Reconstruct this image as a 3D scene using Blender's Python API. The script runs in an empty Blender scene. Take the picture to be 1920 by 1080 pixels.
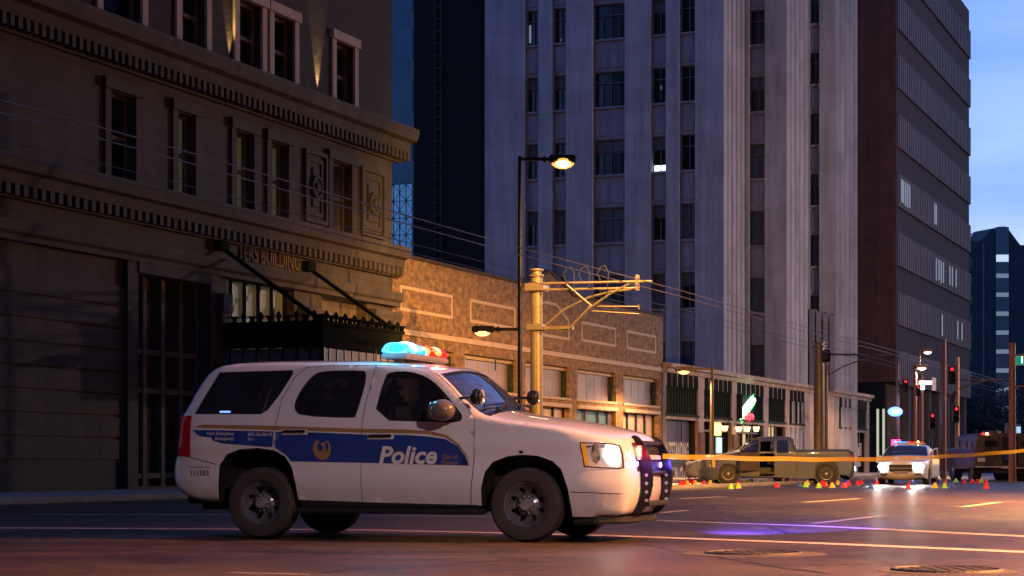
import bpy, bmesh, math, random
import numpy as np
from mathutils import Vector, Matrix
from mathutils.geometry import delaunay_2d_cdt
random.seed(7)
R_ = math.radians
C = bpy.context.scene.collection
SC = bpy.context.scene
# ------------------------------------------------------------------ camera
F_, HY, HC = 3663.0, 868.0, 0.8          # focal length in px of the 1920 frame, horizon row, eye height
cam = bpy.data.cameras.new('camera'); cam.sensor_width = 36; cam.lens = 36*F_/1920
cam.shift_y = (HY-540)/1920; cam.clip_end = 3000; cam.clip_start = .1
co = bpy.data.objects.new('camera', cam); C.objects.link(co)
co.location = (0, 0, HC); co.rotation_euler = (R_(90), 0, 0); SC.camera = co
# ------------------------------------------------------------------ world
W = bpy.data.worlds.new('World'); SC.world = W; W.use_nodes = True
nt = W.node_tree; nt.nodes.clear()
def wn(t, **k):
    n = nt.nodes.new(t)
    for a, b in k.items(): setattr(n, a, b)
    return n
out = wn('ShaderNodeOutputWorld'); bg = wn('ShaderNodeBackground')
sky = wn('ShaderNodeTexSky', sky_type='NISHITA'); sky.sun_disc = False
sky.sun_elevation = R_(4.6); sky.sun_rotation = R_(35); sky.altitude = 300; sky.air_density = 1.2; sky.dust_density = .6; sky.ozone_density = 3.0
tc = wn('ShaderNodeTexCoord'); mp = wn('ShaderNodeMapping'); mp.inputs['Scale'].default_value = (1.2, 1.2, 5.5); mp.inputs['Rotation'].default_value = (.2, .25, 0)
nz = wn('ShaderNodeTexNoise'); nz.inputs['Scale'].default_value = 3.2; nz.inputs['Detail'].default_value = 8; nz.inputs['Roughness'].default_value = .55
cr = wn('ShaderNodeValToRGB'); cr.color_ramp.elements[0].position = .42; cr.color_ramp.elements[1].position = .6
cr.color_ramp.elements[0].color = (0, 0, 0, 1); cr.color_ramp.elements[1].color = (1, 1, 1, 1)
mx = wn('ShaderNodeMixRGB'); mx.blend_type = 'MIX'
tint = wn('ShaderNodeMixRGB'); tint.blend_type = 'MULTIPLY'; tint.inputs[0].default_value = 1; tint.inputs[2].default_value = (.62, .92, 2.2, 1)
cl = wn('ShaderNodeMixRGB'); cl.blend_type = 'MULTIPLY'; cl.inputs[0].default_value = 1; cl.inputs[2].default_value = (2.0, 1.55, 1.12, 1)
mf = wn('ShaderNodeMath'); mf.operation = 'MULTIPLY'; mf.inputs[1].default_value = .55
L = nt.links.new
L(tc.outputs['Generated'], mp.inputs[0]); L(mp.outputs[0], nz.inputs['Vector']); L(nz.outputs[0], cr.inputs[0]); L(cr.outputs[0], mf.inputs[0])
L(sky.outputs[0], tint.inputs[1]); L(tint.outputs[0], cl.inputs[1]); L(mf.outputs[0], mx.inputs[0]); L(tint.outputs[0], mx.inputs[1]); L(cl.outputs[0], mx.inputs[2])
L(mx.outputs[0], bg.inputs[0]); bg.inputs[1].default_value = .15; L(bg.outputs[0], out.inputs[0])
SC.view_settings.view_transform = 'Standard'; SC.view_settings.look = 'None'; SC.view_settings.exposure = 0; SC.view_settings.gamma = 1
cy = SC.cycles; cy.use_denoising = True; cy.max_bounces = 6; cy.diffuse_bounces = 3; cy.glossy_bounces = 3; cy.transmission_bounces = 4
cy.transparent_max_bounces = 8; cy.sample_clamp_indirect = 3; cy.caustics_reflective = False; cy.caustics_refractive = False
# ------------------------------------------------------------------ frames
SA, CA = math.sin(R_(21.8)), math.cos(R_(21.8))     # the street runs 21.8 degrees right of the view axis
ST_ROT = R_(90-21.8)
def s2w(u, w, z=0): return Vector((u*SA - w*CA, u*CA + w*SA, z))
def w2s(X, Y): return (X*SA + Y*CA, -X*CA + Y*SA)
def fac(px, py, w=27.3):            # pixel -> (u, z) on a street-parallel wall plane
    k = (px-960)/F_; Y = w/(SA - k*CA); return Y*(k*SA+CA), HC-(py-HY)*Y/F_
def frt(px, py, u):                 # pixel -> (w, z) on a plane square to the street
    k = (px-960)/F_; Y = u/(k*SA+CA); return Y*(SA-k*CA), HC-(py-HY)*Y/F_
def gnd(px, py, z=0):
    Y = (HC-z)*F_/(py-HY); return ((px-960)/F_*Y, Y)
def at(px, py, Y): return Vector(((px-960)/F_*Y, Y, HC-(py-HY)*Y/F_))
# ------------------------------------------------------------------ materials
MATS = {}
def M(name, col, rough=.6, metal=0, var=0, vs=4, bump=0, bs=40, es=0, ec=None, coat=0, trans=0, ior=1.45, alpha=1, rvar=0, spec=.5):
    m = bpy.data.materials.new(name); m.use_nodes = True; n = m.node_tree.nodes; l = m.node_tree.links.new
    b = n['Principled BSDF']; I = b.inputs
    I['Base Color'].default_value = (*col, 1); I['Roughness'].default_value = rough; I['Metallic'].default_value = metal
    I['IOR'].default_value = ior; I['Specular IOR Level'].default_value = spec; I['Alpha'].default_value = alpha
    I['Coat Weight'].default_value = coat; I['Coat Roughness'].default_value = .03; I['Transmission Weight'].default_value = trans
    if es: I['Emission Color'].default_value = (*(ec or col), 1); I['Emission Strength'].default_value = es
    if var or bump or rvar:
        t = n.new('ShaderNodeTexCoord')
    if var:
        a = n.new('ShaderNodeTexNoise'); a.inputs['Scale'].default_value = vs; a.inputs['Detail'].default_value = 7; a.inputs['Roughness'].default_value = .62
        r = n.new('ShaderNodeValToRGB'); r.color_ramp.elements[0].position = .3; r.color_ramp.elements[1].position = .7
        r.color_ramp.elements[0].color = (*[max(0, c*(1-var)) for c in col], 1); r.color_ramp.elements[1].color = (*[min(1, c*(1+var)) for c in col], 1)
        l(t.outputs['Object'], a.inputs['Vector']); l(a.outputs[0], r.inputs[0]); l(r.outputs[0], I['Base Color'])
    if rvar:
        a = n.new('ShaderNodeTexNoise'); a.inputs['Scale'].default_value = 1.3; a.inputs['Detail'].default_value = 8
        r = n.new('ShaderNodeMapRange'); r.inputs[3].default_value = max(.02, rough-rvar); r.inputs[4].default_value = min(1, rough+rvar)
        l(t.outputs['Object'], a.inputs['Vector']); l(a.outputs[0], r.inputs[0]); l(r.outputs[0], I['Roughness'])
    if bump:
        a = n.new('ShaderNodeTexNoise'); a.inputs['Scale'].default_value = bs; a.inputs['Detail'].default_value = 5
        p = n.new('ShaderNodeBump'); p.inputs['Strength'].default_value = bump; p.inputs['Distance'].default_value = .02
        l(t.outputs['Object'], a.inputs['Vector']); l(a.outputs[0], p.inputs['Height']); l(p.outputs[0], I['Normal'])
    MATS[name] = m; return m
def brick_mat(name, c1, c2, mortar, blotch=.5):
    m = bpy.data.materials.new(name); m.use_nodes = True; n = m.node_tree.nodes; l = m.node_tree.links.new; b = n['Principled BSDF']
    t = n.new('ShaderNodeTexCoord'); s = n.new('ShaderNodeSeparateXYZ'); ad = n.new('ShaderNodeMath'); cb = n.new('ShaderNodeCombineXYZ')
    l(t.outputs['Object'], s.inputs[0]); l(s.outputs[0], ad.inputs[0]); l(s.outputs[1], ad.inputs[1]); l(ad.outputs[0], cb.inputs[0]); l(s.outputs[2], cb.inputs[1])
    k = n.new('ShaderNodeTexBrick'); k.inputs['Scale'].default_value = 1; k.inputs['Brick Width'].default_value = .34; k.inputs['Row Height'].default_value = .13
    k.inputs['Mortar Size'].default_value = .016; k.inputs['Color1'].default_value = (*c1, 1); k.inputs['Color2'].default_value = (*c2, 1); k.inputs['Mortar'].default_value = (*mortar, 1)
    k.inputs['Bias'].default_value = -.1
    l(cb.outputs[0], k.inputs['Vector'])
    a = n.new('ShaderNodeTexNoise'); a.inputs['Scale'].default_value = 3.5; a.inputs['Detail'].default_value = 6; a.inputs['Roughness'].default_value = .7
    l(cb.outputs[0], a.inputs['Vector'])
    r = n.new('ShaderNodeValToRGB'); r.color_ramp.elements[0].position = .35; r.color_ramp.elements[1].position = .68
    r.color_ramp.elements[0].color = (1-blotch, 1-blotch, 1-blotch, 1); r.color_ramp.elements[1].color = (1.25, 1.2, 1.1, 1)
    l(a.outputs[0], r.inputs[0])
    x = n.new('ShaderNodeMixRGB'); x.blend_type = 'MULTIPLY'; x.inputs[0].default_value = 1
    l(k.outputs[0], x.inputs[1]); l(r.outputs[0], x.inputs[2]); l(x.outputs[0], b.inputs['Base Color'])
    p = n.new('ShaderNodeBump'); p.inputs['Strength'].default_value = .6; p.inputs['Distance'].default_value = .03
    l(a.outputs[0], p.inputs['Height']); l(p.outputs[0], b.inputs['Normal']); b.inputs['Roughness'].default_value = .85
    MATS[name] = m; return m
def glass_mat(name, tint, tr, rough=.03, rcol=(1, 1, 1)):
    m = bpy.data.materials.new(name); m.use_nodes = True; n = m.node_tree.nodes; l = m.node_tree.links.new
    n.remove(n['Principled BSDF']); o = n['Material Output']
    g = n.new('ShaderNodeBsdfGlossy'); g.inputs['Roughness'].default_value = rough; g.inputs['Color'].default_value = (*rcol, 1)
    t = n.new('ShaderNodeBsdfTransparent'); t.inputs[0].default_value = (*[c*tr for c in tint], 1)
    d = n.new('ShaderNodeBsdfDiffuse'); d.inputs[0].default_value = (*[c*.03 for c in tint], 1)
    ms = n.new('ShaderNodeAddShader'); f = n.new('ShaderNodeFresnel'); f.inputs[0].default_value = 1.7
    mm = n.new('ShaderNodeMixShader'); l(t.outputs[0], ms.inputs[0]); l(d.outputs[0], ms.inputs[1])
    l(f.outputs[0], mm.inputs[0]); l(ms.outputs[0], mm.inputs[1]); l(g.outputs[0], mm.inputs[2]); l(mm.outputs[0], o.inputs[0])
    MATS[name] = m; return m
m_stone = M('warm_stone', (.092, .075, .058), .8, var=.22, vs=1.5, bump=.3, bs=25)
m_stone_d = M('plain_stone', (.14, .115, .10), .85, var=.3, vs=2, bump=.3)  # slightly paler stone for frames, recess panel and columns
m_carve = M('carved_letter', (.2, .16, .13), .9)
m_tower = M('cast_stone', (.48, .48, .51), .85, var=.13, vs=.35, bump=.15, bs=6)
m_towerp = M('spandrel_stone', (.35, .34, .38), .85, var=.12, vs=1)
m_wframe = M('steel_window_frame', (.12, .13, .15), .5)
m_wglass = M('office_glass', (.012, .014, .02), .08, ior=1.5, var=.6, vs=.6)
m_wblind = M('window_blind', (.10, .11, .14), .6, var=.3, vs=2)
m_lit = M('lit_room', (.8, .9, 1), .5, es=3.0, ec=(.75, .88, 1))
m_litd = M('dim_lit_room', (.3, .35, .4), .5, es=.22, ec=(.6, .75, .9))
m_green = M('dim_green_room', (.2, .2, .15), .5, es=.05, ec=(.5, .52, .3))
m_brown = M('brown_panel_wall', (.12, .06, .052), .85, var=.2, vs=.3)
m_brownb = M('maroon_brick_band', (.10, .048, .05), .85, var=.15, vs=.5)
m_fin = M('pale_metal_fin', (.16, .115, .14), .6, var=.1, vs=1)
m_darkw = M('dark_plaster', (.018, .012, .012), .9, var=.3, vs=.2)
m_blueg = M('blue_curtain_glass', (.03, .06, .12), .12, ior=1.6, var=.5, vs=.3)
m_bluel = M('sky_glow_glass', (.1, .25, .5), .2, es=.30, ec=(.12, .33, .72))
m_far = M('far_concrete', (.06, .075, .09), .9, var=.1, vs=.1)
m_brick = brick_mat('tan_brick', (.36, .215, .08), (.21, .12, .05), (.28, .2, .12), .6)
m_brickd = brick_mat('dark_brick', (.055, .03, .02), (.03, .018, .013), (.045, .03, .022), .4)
m_trim = M('painted_trim', (.5, .38, .26), .7, var=.15, vs=3)
m_cream = M('cream_stucco', (.55, .42, .32), .8, var=.2, vs=1.2, bump=.2)
m_pane = M('pale_window_film', (.27, .21, .24), .35, var=.2, vs=.8)
m_teal = M('teal_poster', (.04, .13, .17), .4)
m_poster = M('pale_poster', (.6, .47, .34), .5, var=.15, vs=3)
m_crowd = M('crowd_poster', (.3, .22, .2), .5, var=.8, vs=9)
m_pur = M('purple_dark_frame', (.07, .045, .075), .5)
m_ink = M('poster_lettering', (.75, .66, .5), .6)
m_grille = M('dark_green_grille', (.028, .045, .035), .85, var=.3, vs=8, spec=.15)
m_matte = M('matte_dark_iron', (.014, .018, .015), .95, spec=.05)
m_black = M('black_metal', (.012, .012, .013), .42, var=.3, vs=6)
m_blackp = M('black_plastic', (.018, .018, .02), .5)
m_polepaint = M('galvanised_pole', (.15, .115, .085), .42, metal=.3, var=.15, vs=5)
m_pinkpole = M('weathered_red_pole', (.22, .10, .08), .55, var=.2, vs=3)
m_fro = M('frosted_panel', (.25, .21, .2), .5, var=.15, vs=2)
m_lens = M('sodium_lens', (1, .7, .3), .3, es=1.5, ec=(1, .46, .07))
m_core = M('sodium_core', (1, .9, .6), .3, es=12, ec=(1, .75, .35))
m_lens2 = M('small_sodium_lens', (1, .7, .4), .3, es=1.7, ec=(1, .62, .28))
m_lensw = M('warm_white_lens', (1, .8, .6), .3, es=9, ec=(1, .78, .55))
m_white = M('white_car_paint', (.74, .73, .76), .3, coat=1, var=.02, vs=2)
def grime(m):      # road dirt thrown up along the sills
    n = m.node_tree.nodes; l = m.node_tree.links.new; b = n['Principled BSDF']; src = b.inputs['Base Color'].links[0].from_socket
    t = n.new('ShaderNodeTexCoord'); s = n.new('ShaderNodeSeparateXYZ'); l(t.outputs['Object'], s.inputs[0]); a = n.new('ShaderNodeTexNoise'); a.inputs['Scale'].default_value = 3; a.inputs['Detail'].default_value = 9; a.inputs['Roughness'].default_value = .7; l(t.outputs['Object'], a.inputs['Vector'])
    r = n.new('ShaderNodeMapRange'); r.inputs[1].default_value = .72; r.inputs[2].default_value = .25; l(s.outputs[2], r.inputs[0]); q = n.new('ShaderNodeMath'); q.operation = 'MULTIPLY'; l(r.outputs[0], q.inputs[0]); l(a.outputs[0], q.inputs[1])
    x = n.new('ShaderNodeMixRGB'); l(q.outputs[0], x.inputs[0]); l(src, x.inputs[1]); x.inputs[2].default_value = (.22, .17, .13, 1); l(x.outputs[0], b.inputs['Base Color'])
grime(m_white)
m_bluep = M('blue_decal', (.022, .055, .28), .35, coat=.4)
m_gold = M('gold_decal', (.36, .21, .10), .4, coat=.3)
m_lett = M('white_decal_letter', (.72, .70, .72), .4)
m_tyre = M('tyre_rubber', (.05, .04, .037), .75, var=.25, vs=9, bump=.2, bs=60)
m_chrome = M('chrome', (.75, .75, .78), .15, metal=.75)
m_rim = M('dark_polished_steel', (.26, .27, .31), .2, metal=.7)
m_rimd = M('brake_dark', (.02, .02, .022), .5)
m_silver = M('silver_alloy', (.5, .5, .52), .3, metal=.35)
m_grey = M('grey_truck_paint', (.065, .085, .14), .4, coat=.3, var=.05, vs=1)
m_tan = M('olive_tan_armour', (.09, .075, .055), .6, var=.15, vs=1.5)
m_seat = M('seat_fabric', (.03, .03, .035), .9)
m_sg = glass_mat('tinted_side_glass', (.45, .5, .75), .35)
m_ws = glass_mat('windscreen_glass', (.75, .85, .9), .8, .01)
m_hlg = M('headlight_lens', (.8, .85, .9), .05, trans=.95, ior=1.3)
m_refl = M('headlight_reflector', (.7, .7, .75), .12, metal=1, bump=.6, bs=30)
m_hl = M('headlight_beam', (1, 1, 1), .3, es=22, ec=(1, .93, .82))
m_hl2 = M('far_headlight_beam', (1, 1, 1), .3, es=90, ec=(1, .96, .85))
m_amber = M('amber_marker', (.8, .32, .03), .3, es=.25, ec=(1, .4, .05))
m_tail = M('tail_light_red', (.25, .008, .008), .15, es=.02, ec=(1, .02, .02))
m_eblue = M('blue_strobe', (.2, .5, 1), .2, es=14, ec=(.04, .40, 1))
m_ecyan = M('cyan_white_strobe', (.6, .9, 1), .2, es=20, ec=(.35, .8, 1))
m_ered = M('red_strobe', (1, .05, .05), .2, es=16, ec=(1, .04, .03))
m_eora = M('amber_strobe', (1, .5, .1), .2, es=30, ec=(1, .55, .12))
m_epur = M('violet_strobe', (.4, .2, 1), .2, es=12, ec=(.35, .15, 1))
m_blens = M('blue_dome_lens', (.02, .15, .5), .1, trans=.4, es=1.5, ec=(.02, .35, 1))
m_rlens = M('red_dome_lens', (.5, .02, .02), .1, trans=.4, es=.6, ec=(1, .05, .03))
m_sigred = M('red_signal', (1, .05, .05), .3, es=2, ec=(1, .03, .05))
m_siggrn = M('pedestrian_signal', (.8, 1, .9), .3, es=3, ec=(.7, 1, .9))
m_neon = M('green_white_neon', (.7, 1, .8), .3, es=5, ec=(.62, 1, .72))
m_neong = M('green_neon_edge', (.1, 1, .2), .3, es=3, ec=(.08, 1, .12))
m_neonr = M('red_neon', (1, .05, .05), .3, es=3, ec=(1, .02, .04))
m_lant = M('amber_lantern_glass', (1, .7, .4), .3, es=3.5, ec=(1, .6, .25))
m_yelsign = M('yellow_green_light', (.9, 1, .3), .3, es=2, ec=(.8, 1, .2))
m_cool = M('cool_interior_light', (.5, .8, 1), .3, es=.8, ec=(.4, .75, 1))
m_signg = M('green_road_sign', (.0, .25, .16), .4, es=.35, ec=(0, .6, .38))
m_signw = M('white_sign_face', (.7, .7, .68), .4)
m_shin = M('glowing_white_sign', (.9, .8, .7), .4, es=2.2, ec=(1, .75, .55))
m_pink = M('pink_lit_sign', (.9, .1, .5), .4, es=1.6, ec=(1, .08, .55))
m_leaf = M('dark_leaf', (.03, .035, .018), .7, var=.4, vs=3)
m_bark = M('bark', (.06, .045, .03), .9)
m_line = M('road_paint', (.42, .38, .36), .6, var=.35, vs=3)
m_kerb = M('kerb_concrete', (.32, .29, .26), .8, var=.25, vs=1.5)
m_iron = M('cast_iron', (.065, .056, .05), .6, metal=.25, var=.4, vs=20, bump=.5, bs=30)
m_sealc = M('concrete_collar', (.075, .064, .056), .7, var=.2, vs=5)
m_tape = M('yellow_barrier_tape', (.75, .52, .03), .4, alpha=.62)
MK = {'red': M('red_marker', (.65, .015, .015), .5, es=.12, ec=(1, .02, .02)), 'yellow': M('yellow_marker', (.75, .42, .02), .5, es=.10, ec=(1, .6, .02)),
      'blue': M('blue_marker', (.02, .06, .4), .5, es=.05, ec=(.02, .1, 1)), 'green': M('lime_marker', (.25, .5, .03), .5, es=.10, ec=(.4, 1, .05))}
# asphalt
def asphalt():
    m = bpy.data.materials.new('worn_asphalt'); m.use_nodes = True; n = m.node_tree.nodes; l = m.node_tree.links.new; b = n['Principled BSDF']
    t = n.new('ShaderNodeTexCoord'); mp = n.new('ShaderNodeMapping'); mp.inputs['Rotation'].default_value = (0, 0, R_(3)); mp.inputs['Scale'].default_value = (.10, .9, 1)
    l(t.outputs['Object'], mp.inputs[0])
    a = n.new('ShaderNodeTexNoise'); a.inputs['Scale'].default_value = 1.6; a.inputs['Detail'].default_value = 9; a.inputs['Roughness'].default_value = .6; l(mp.outputs[0], a.inputs['Vector'])
    g = n.new('ShaderNodeTexNoise'); g.inputs['Scale'].default_value = 22; g.inputs['Detail'].default_value = 8; g.inputs['Roughness'].default_value = .8; l(t.outputs['Object'], g.inputs['Vector'])
    r = n.new('ShaderNodeValToRGB'); r.color_ramp.elements[0].position = .3; r.color_ramp.elements[1].position = .72
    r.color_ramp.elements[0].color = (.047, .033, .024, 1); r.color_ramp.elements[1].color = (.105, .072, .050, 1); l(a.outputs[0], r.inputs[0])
    r2 = n.new('ShaderNodeValToRGB'); r2.color_ramp.elements[0].position = .3; r2.color_ramp.elements[1].position = .75
    r2.color_ramp.elements[0].color = (.45, .45, .45, 1); r2.color_ramp.elements[1].color = (1.7, 1.7, 1.7, 1); l(g.outputs[0], r2.inputs[0])
    x = n.new('ShaderNodeMixRGB'); x.blend_type = 'MULTIPLY'; x.inputs[0].default_value = 1; l(r.outputs[0], x.inputs[1]); l(r2.outputs[0], x.inputs[2]); v = n.new('ShaderNodeTexVoronoi'); v.feature = 'DISTANCE_TO_EDGE'; v.inputs['Scale'].default_value = .33; wv = n.new('ShaderNodeTexNoise'); wv.inputs['Scale'].default_value = 1.1; wv.inputs['Detail'].default_value = 6
    vm = n.new('ShaderNodeVectorMath'); vm.operation = 'ADD'; vs_ = n.new('ShaderNodeVectorMath'); vs_.operation = 'SCALE'; vs_.inputs['Scale'].default_value = 1.6
    l(t.outputs['Object'], wv.inputs['Vector']); l(wv.outputs['Color'], vs_.inputs[0]); l(t.outputs['Object'], vm.inputs[0]); l(vs_.outputs[0], vm.inputs[1]); l(vm.outputs[0], v.inputs['Vector'])
    cr2 = n.new('ShaderNodeValToRGB'); cr2.color_ramp.elements[0].position = .004; cr2.color_ramp.elements[1].position = .016; cr2.color_ramp.elements[0].color = (.35, .35, .35, 1); cr2.color_ramp.elements[1].color = (1, 1, 1, 1); l(v.outputs[0], cr2.inputs[0])
    st = n.new('ShaderNodeTexNoise'); st.inputs['Scale'].default_value = .45; st.inputs['Detail'].default_value = 8; st.inputs['Roughness'].default_value = .7; l(vm.outputs[0], st.inputs['Vector'])
    sr = n.new('ShaderNodeValToRGB'); sr.color_ramp.elements[0].position = .36; sr.color_ramp.elements[1].position = .62; sr.color_ramp.elements[0].color = (.42, .42, .44, 1); sr.color_ramp.elements[1].color = (1.25, 1.2, 1.15, 1); l(st.outputs[0], sr.inputs[0])
    y1 = n.new('ShaderNodeMixRGB'); y1.blend_type = 'MULTIPLY'; y1.inputs[0].default_value = .8; l(x.outputs[0], y1.inputs[1]); l(cr2.outputs[0], y1.inputs[2])
    y2 = n.new('ShaderNodeMixRGB'); y2.blend_type = 'MULTIPLY'; y2.inputs[0].default_value = 1; l(y1.outputs[0], y2.inputs[1]); l(sr.outputs[0], y2.inputs[2]); l(y2.outputs[0], b.inputs['Base Color'])
    q = n.new('ShaderNodeMapRange'); q.inputs[3].default_value = .28; q.inputs[4].default_value = .55; l(a.outputs[0], q.inputs[0]); l(q.outputs[0], b.inputs['Roughness'])
    p = n.new('ShaderNodeBump'); p.inputs['Strength'].default_value = .8; p.inputs['Distance'].default_value = .03; l(g.outputs[0], p.inputs['Height']); l(p.outputs[0], b.inputs['Normal'])
    b.inputs['Specular IOR Level'].default_value = .4
    return m
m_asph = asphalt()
def masonry(m, bw, bh, mort=.012, dark=.55, streak=.35, ax=0):
    n = m.node_tree.nodes; l = m.node_tree.links.new; b = n['Principled BSDF']; src = b.inputs['Base Color'].links[0].from_socket
    t = n.new('ShaderNodeTexCoord'); s = n.new('ShaderNodeSeparateXYZ'); ad = n.new('ShaderNodeMath'); cb = n.new('ShaderNodeCombineXYZ')
    l(t.outputs['Object'], s.inputs[0]); l(s.outputs[0], ad.inputs[0]); l(s.outputs[1], ad.inputs[1]); l(ad.outputs[0], cb.inputs[0]); l(s.outputs[2], cb.inputs[1])
    k = n.new('ShaderNodeTexBrick'); k.inputs['Scale'].default_value = 1; k.inputs['Brick Width'].default_value = bw; k.inputs['Row Height'].default_value = bh; k.inputs['Mortar Size'].default_value = mort
    k.inputs['Color1'].default_value = (1, 1, 1, 1); k.inputs['Color2'].default_value = (.86, .85, .84, 1); k.inputs['Mortar'].default_value = (dark, dark, dark, 1); l(cb.outputs[0], k.inputs['Vector'])
    mp = n.new('ShaderNodeMapping'); mp.inputs['Scale'].default_value = (1.6, 1.6, .12); a = n.new('ShaderNodeTexNoise'); a.inputs['Scale'].default_value = 1.2; a.inputs['Detail'].default_value = 8; a.inputs['Roughness'].default_value = .65
    l(t.outputs['Object'], mp.inputs[0]); l(mp.outputs[0], a.inputs['Vector']); r = n.new('ShaderNodeValToRGB'); r.color_ramp.elements[0].position = .35; r.color_ramp.elements[1].position = .6
    r.color_ramp.elements[0].color = (1-streak, 1-streak, 1-streak, 1); r.color_ramp.elements[1].color = (1, 1, 1, 1); l(a.outputs[0], r.inputs[0])
    x = n.new('ShaderNodeMixRGB'); x.blend_type = 'MULTIPLY'; x.inputs[0].default_value = 1; l(src, x.inputs[1]); l(k.outputs[0], x.inputs[2])
    y = n.new('ShaderNodeMixRGB'); y.blend_type = 'MULTIPLY'; y.inputs[0].default_value = 1; l(x.outputs[0], y.inputs[1]); l(r.outputs[0], y.inputs[2]); l(y.outputs[0], b.inputs['Base Color'])
masonry(m_stone, 1.3, .55); masonry(m_tower, 1.5, 1.31, .02, .8, .28); masonry(m_towerp, 3, 4, .01, .9, .3); masonry(m_cream, 1.1, .5, .01, .75, .35); masonry(m_brown, .9, .45, .02, .75, .2); masonry(m_far, 6, 3.5, .12, .7, .2)
# ------------------------------------------------------------------ mesh helpers
class MB:
    def __init__(s): s.v = []; s.f = []
    def add(s, vs, fs):
        o = len(s.v); s.v += [tuple(p) for p in vs]; s.f += [tuple(i+o for i in q) for q in fs]; return s
    def box(s, x0, x1, y0, y1, z0, z1, tp=1.0):
        cx, cy = (x0+x1)/2, (y0+y1)/2
        vs = [(x, y, z0) for x, y in ((x0, y0), (x1, y0), (x1, y1), (x0, y1))]
        vs += [(cx+(x-cx)*tp, cy+(y-cy)*tp, z1) for x, y in ((x0, y0), (x1, y0), (x1, y1), (x0, y1))]
        return s.add(vs, [(3, 2, 1, 0), (4, 5, 6, 7), (0, 1, 5, 4), (1, 2, 6, 5), (2, 3, 7, 6), (3, 0, 4, 7)])
    def prism(s, poly, ax, a, b):       # poly of 2D points in the two other axes
        n = len(poly)
        def P(p, t): return {'x': (t, p[0], p[1]), 'y': (p[0], t, p[1]), 'z': (p[0], p[1], t)}[ax]
        vs = [P(p, a) for p in poly]+[P(p, b) for p in poly]
        fs = [tuple(range(n))[::-1], tuple(range(n, 2*n))]+[(i, (i+1) % n, n+(i+1) % n, n+i) for i in range(n)]
        return s.add(vs, fs)
    def tube(s, p0, p1, r, n=8, r2=None, cap=True):
        p0, p1 = Vector(p0), Vector(p1); d = (p1-p0).normalized(); r2 = r if r2 is None else r2
        a = d.cross(Vector((0, 0, 1))); a = a.normalized() if a.length > 1e-3 else Vector((1, 0, 0)); b = d.cross(a)
        vs = [p0+(a*math.cos(t)+b*math.sin(t))*r for t in [2*math.pi*i/n for i in range(n)]]
        vs += [p1+(a*math.cos(t)+b*math.sin(t))*r2 for t in [2*math.pi*i/n for i in range(n)]]
        fs = [(i, (i+1) % n, n+(i+1) % n, n+i) for i in range(n)]
        if cap: fs += [tuple(range(n))[::-1], tuple(range(n, 2*n))]
        return s.add(vs, fs)
    def path(s, pts, r, n=6):
        pts = [Vector(p) for p in pts]; rings = []; up = None
        for i, p in enumerate(pts):
            d = (pts[min(i+1, len(pts)-1)]-pts[max(i-1, 0)]).normalized()
            if up is None: up = d.cross(Vector((0, 0, 1))); up = up if up.length > 1e-3 else Vector((1, 0, 0))
            a = (up-d*up.dot(d)).normalized(); up = a; b = d.cross(a)
            rr = r[i] if isinstance(r, (list, tuple)) else r
            rings.append([p+(a*math.cos(2*math.pi*k/n)+b*math.sin(2*math.pi*k/n))*rr for k in range(n)])
        vs = [q for g in rings for q in g]; fs = []
        for i in range(len(rings)-1):
            for k in range(n): fs.append((i*n+k, i*n+(k+1) % n, (i+1)*n+(k+1) % n, (i+1)*n+k))
        fs += [tuple(range(n))[::-1], tuple(range((len(rings)-1)*n, len(rings)*n))]
        return s.add(vs, fs)
    def lathe(s, prof, c=(0, 0, 0), ax='y', n=32):      # prof: (radius, along axis)
        vs = []; fs = []; m = len(prof)
        for i in range(n):
            t = 2*math.pi*i/n; ct, sn = math.cos(t), math.sin(t)
            for r, h in prof:
                vs.append({'y': (c[0]+r*ct, c[1]+h, c[2]+r*sn), 'z': (c[0]+r*ct, c[1]+r*sn, c[2]+h), 'x': (c[0]+h, c[1]+r*ct, c[2]+r*sn)}[ax])
        for i in range(n):
            for j in range(m-1): fs.append((i*m+j, ((i+1) % n)*m+j, ((i+1) % n)*m+j+1, i*m+j+1))
        return s.add(vs, fs)
    def sphere(s, c, r, sx=1, sy=1, sz=1, n=12, m=8):
        vs = []; fs = []
        for j in range(m+1):
            a = math.pi*j/m
            for i in range(n): t = 2*math.pi*i/n; vs.append((c[0]+r*sx*math.sin(a)*math.cos(t), c[1]+r*sy*math.sin(a)*math.sin(t), c[2]+r*sz*math.cos(a)))
        for j in range(m):
            for i in range(n): fs.append((j*n+i, (j+1)*n+i, (j+1)*n+(i+1) % n, j*n+(i+1) % n))
        return s.add(vs, fs)
    def sweep_u(s, prof, u0, u1): return s.prism(prof, 'x', u0, u1)       # prof: (w, z)
    def build(s, name, mat, parent=None, smooth=False, bevel=0, org=(0, 0, 0)):
        me = bpy.data.meshes.new(name); o = Vector(org) if not isinstance(org, Vector) else org
        me.from_pydata([tuple(Vector(p)-o) for p in s.v], [], s.f); me.validate()
        b = bmesh.new(); b.from_mesh(me); bmesh.ops.remove_doubles(b, verts=b.verts, dist=1e-4); bmesh.ops.recalc_face_normals(b, faces=b.faces)
        if bevel: bmesh.ops.bevel(b, geom=[e for e in b.edges if len(e.link_faces) == 2 and e.calc_face_angle(0) > .5], offset=bevel, segments=2, affect='EDGES', clamp_overlap=True)
        b.to_mesh(me); b.free()
        if smooth:
            for p in me.polygons: p.use_smooth = True
            if smooth != 'all': me.set_sharp_from_angle(angle=R_(38))
        me.materials.append(mat); ob = bpy.data.objects.new(name, me); C.objects.link(ob)
        if parent: ob.parent = parent
        return ob
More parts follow.
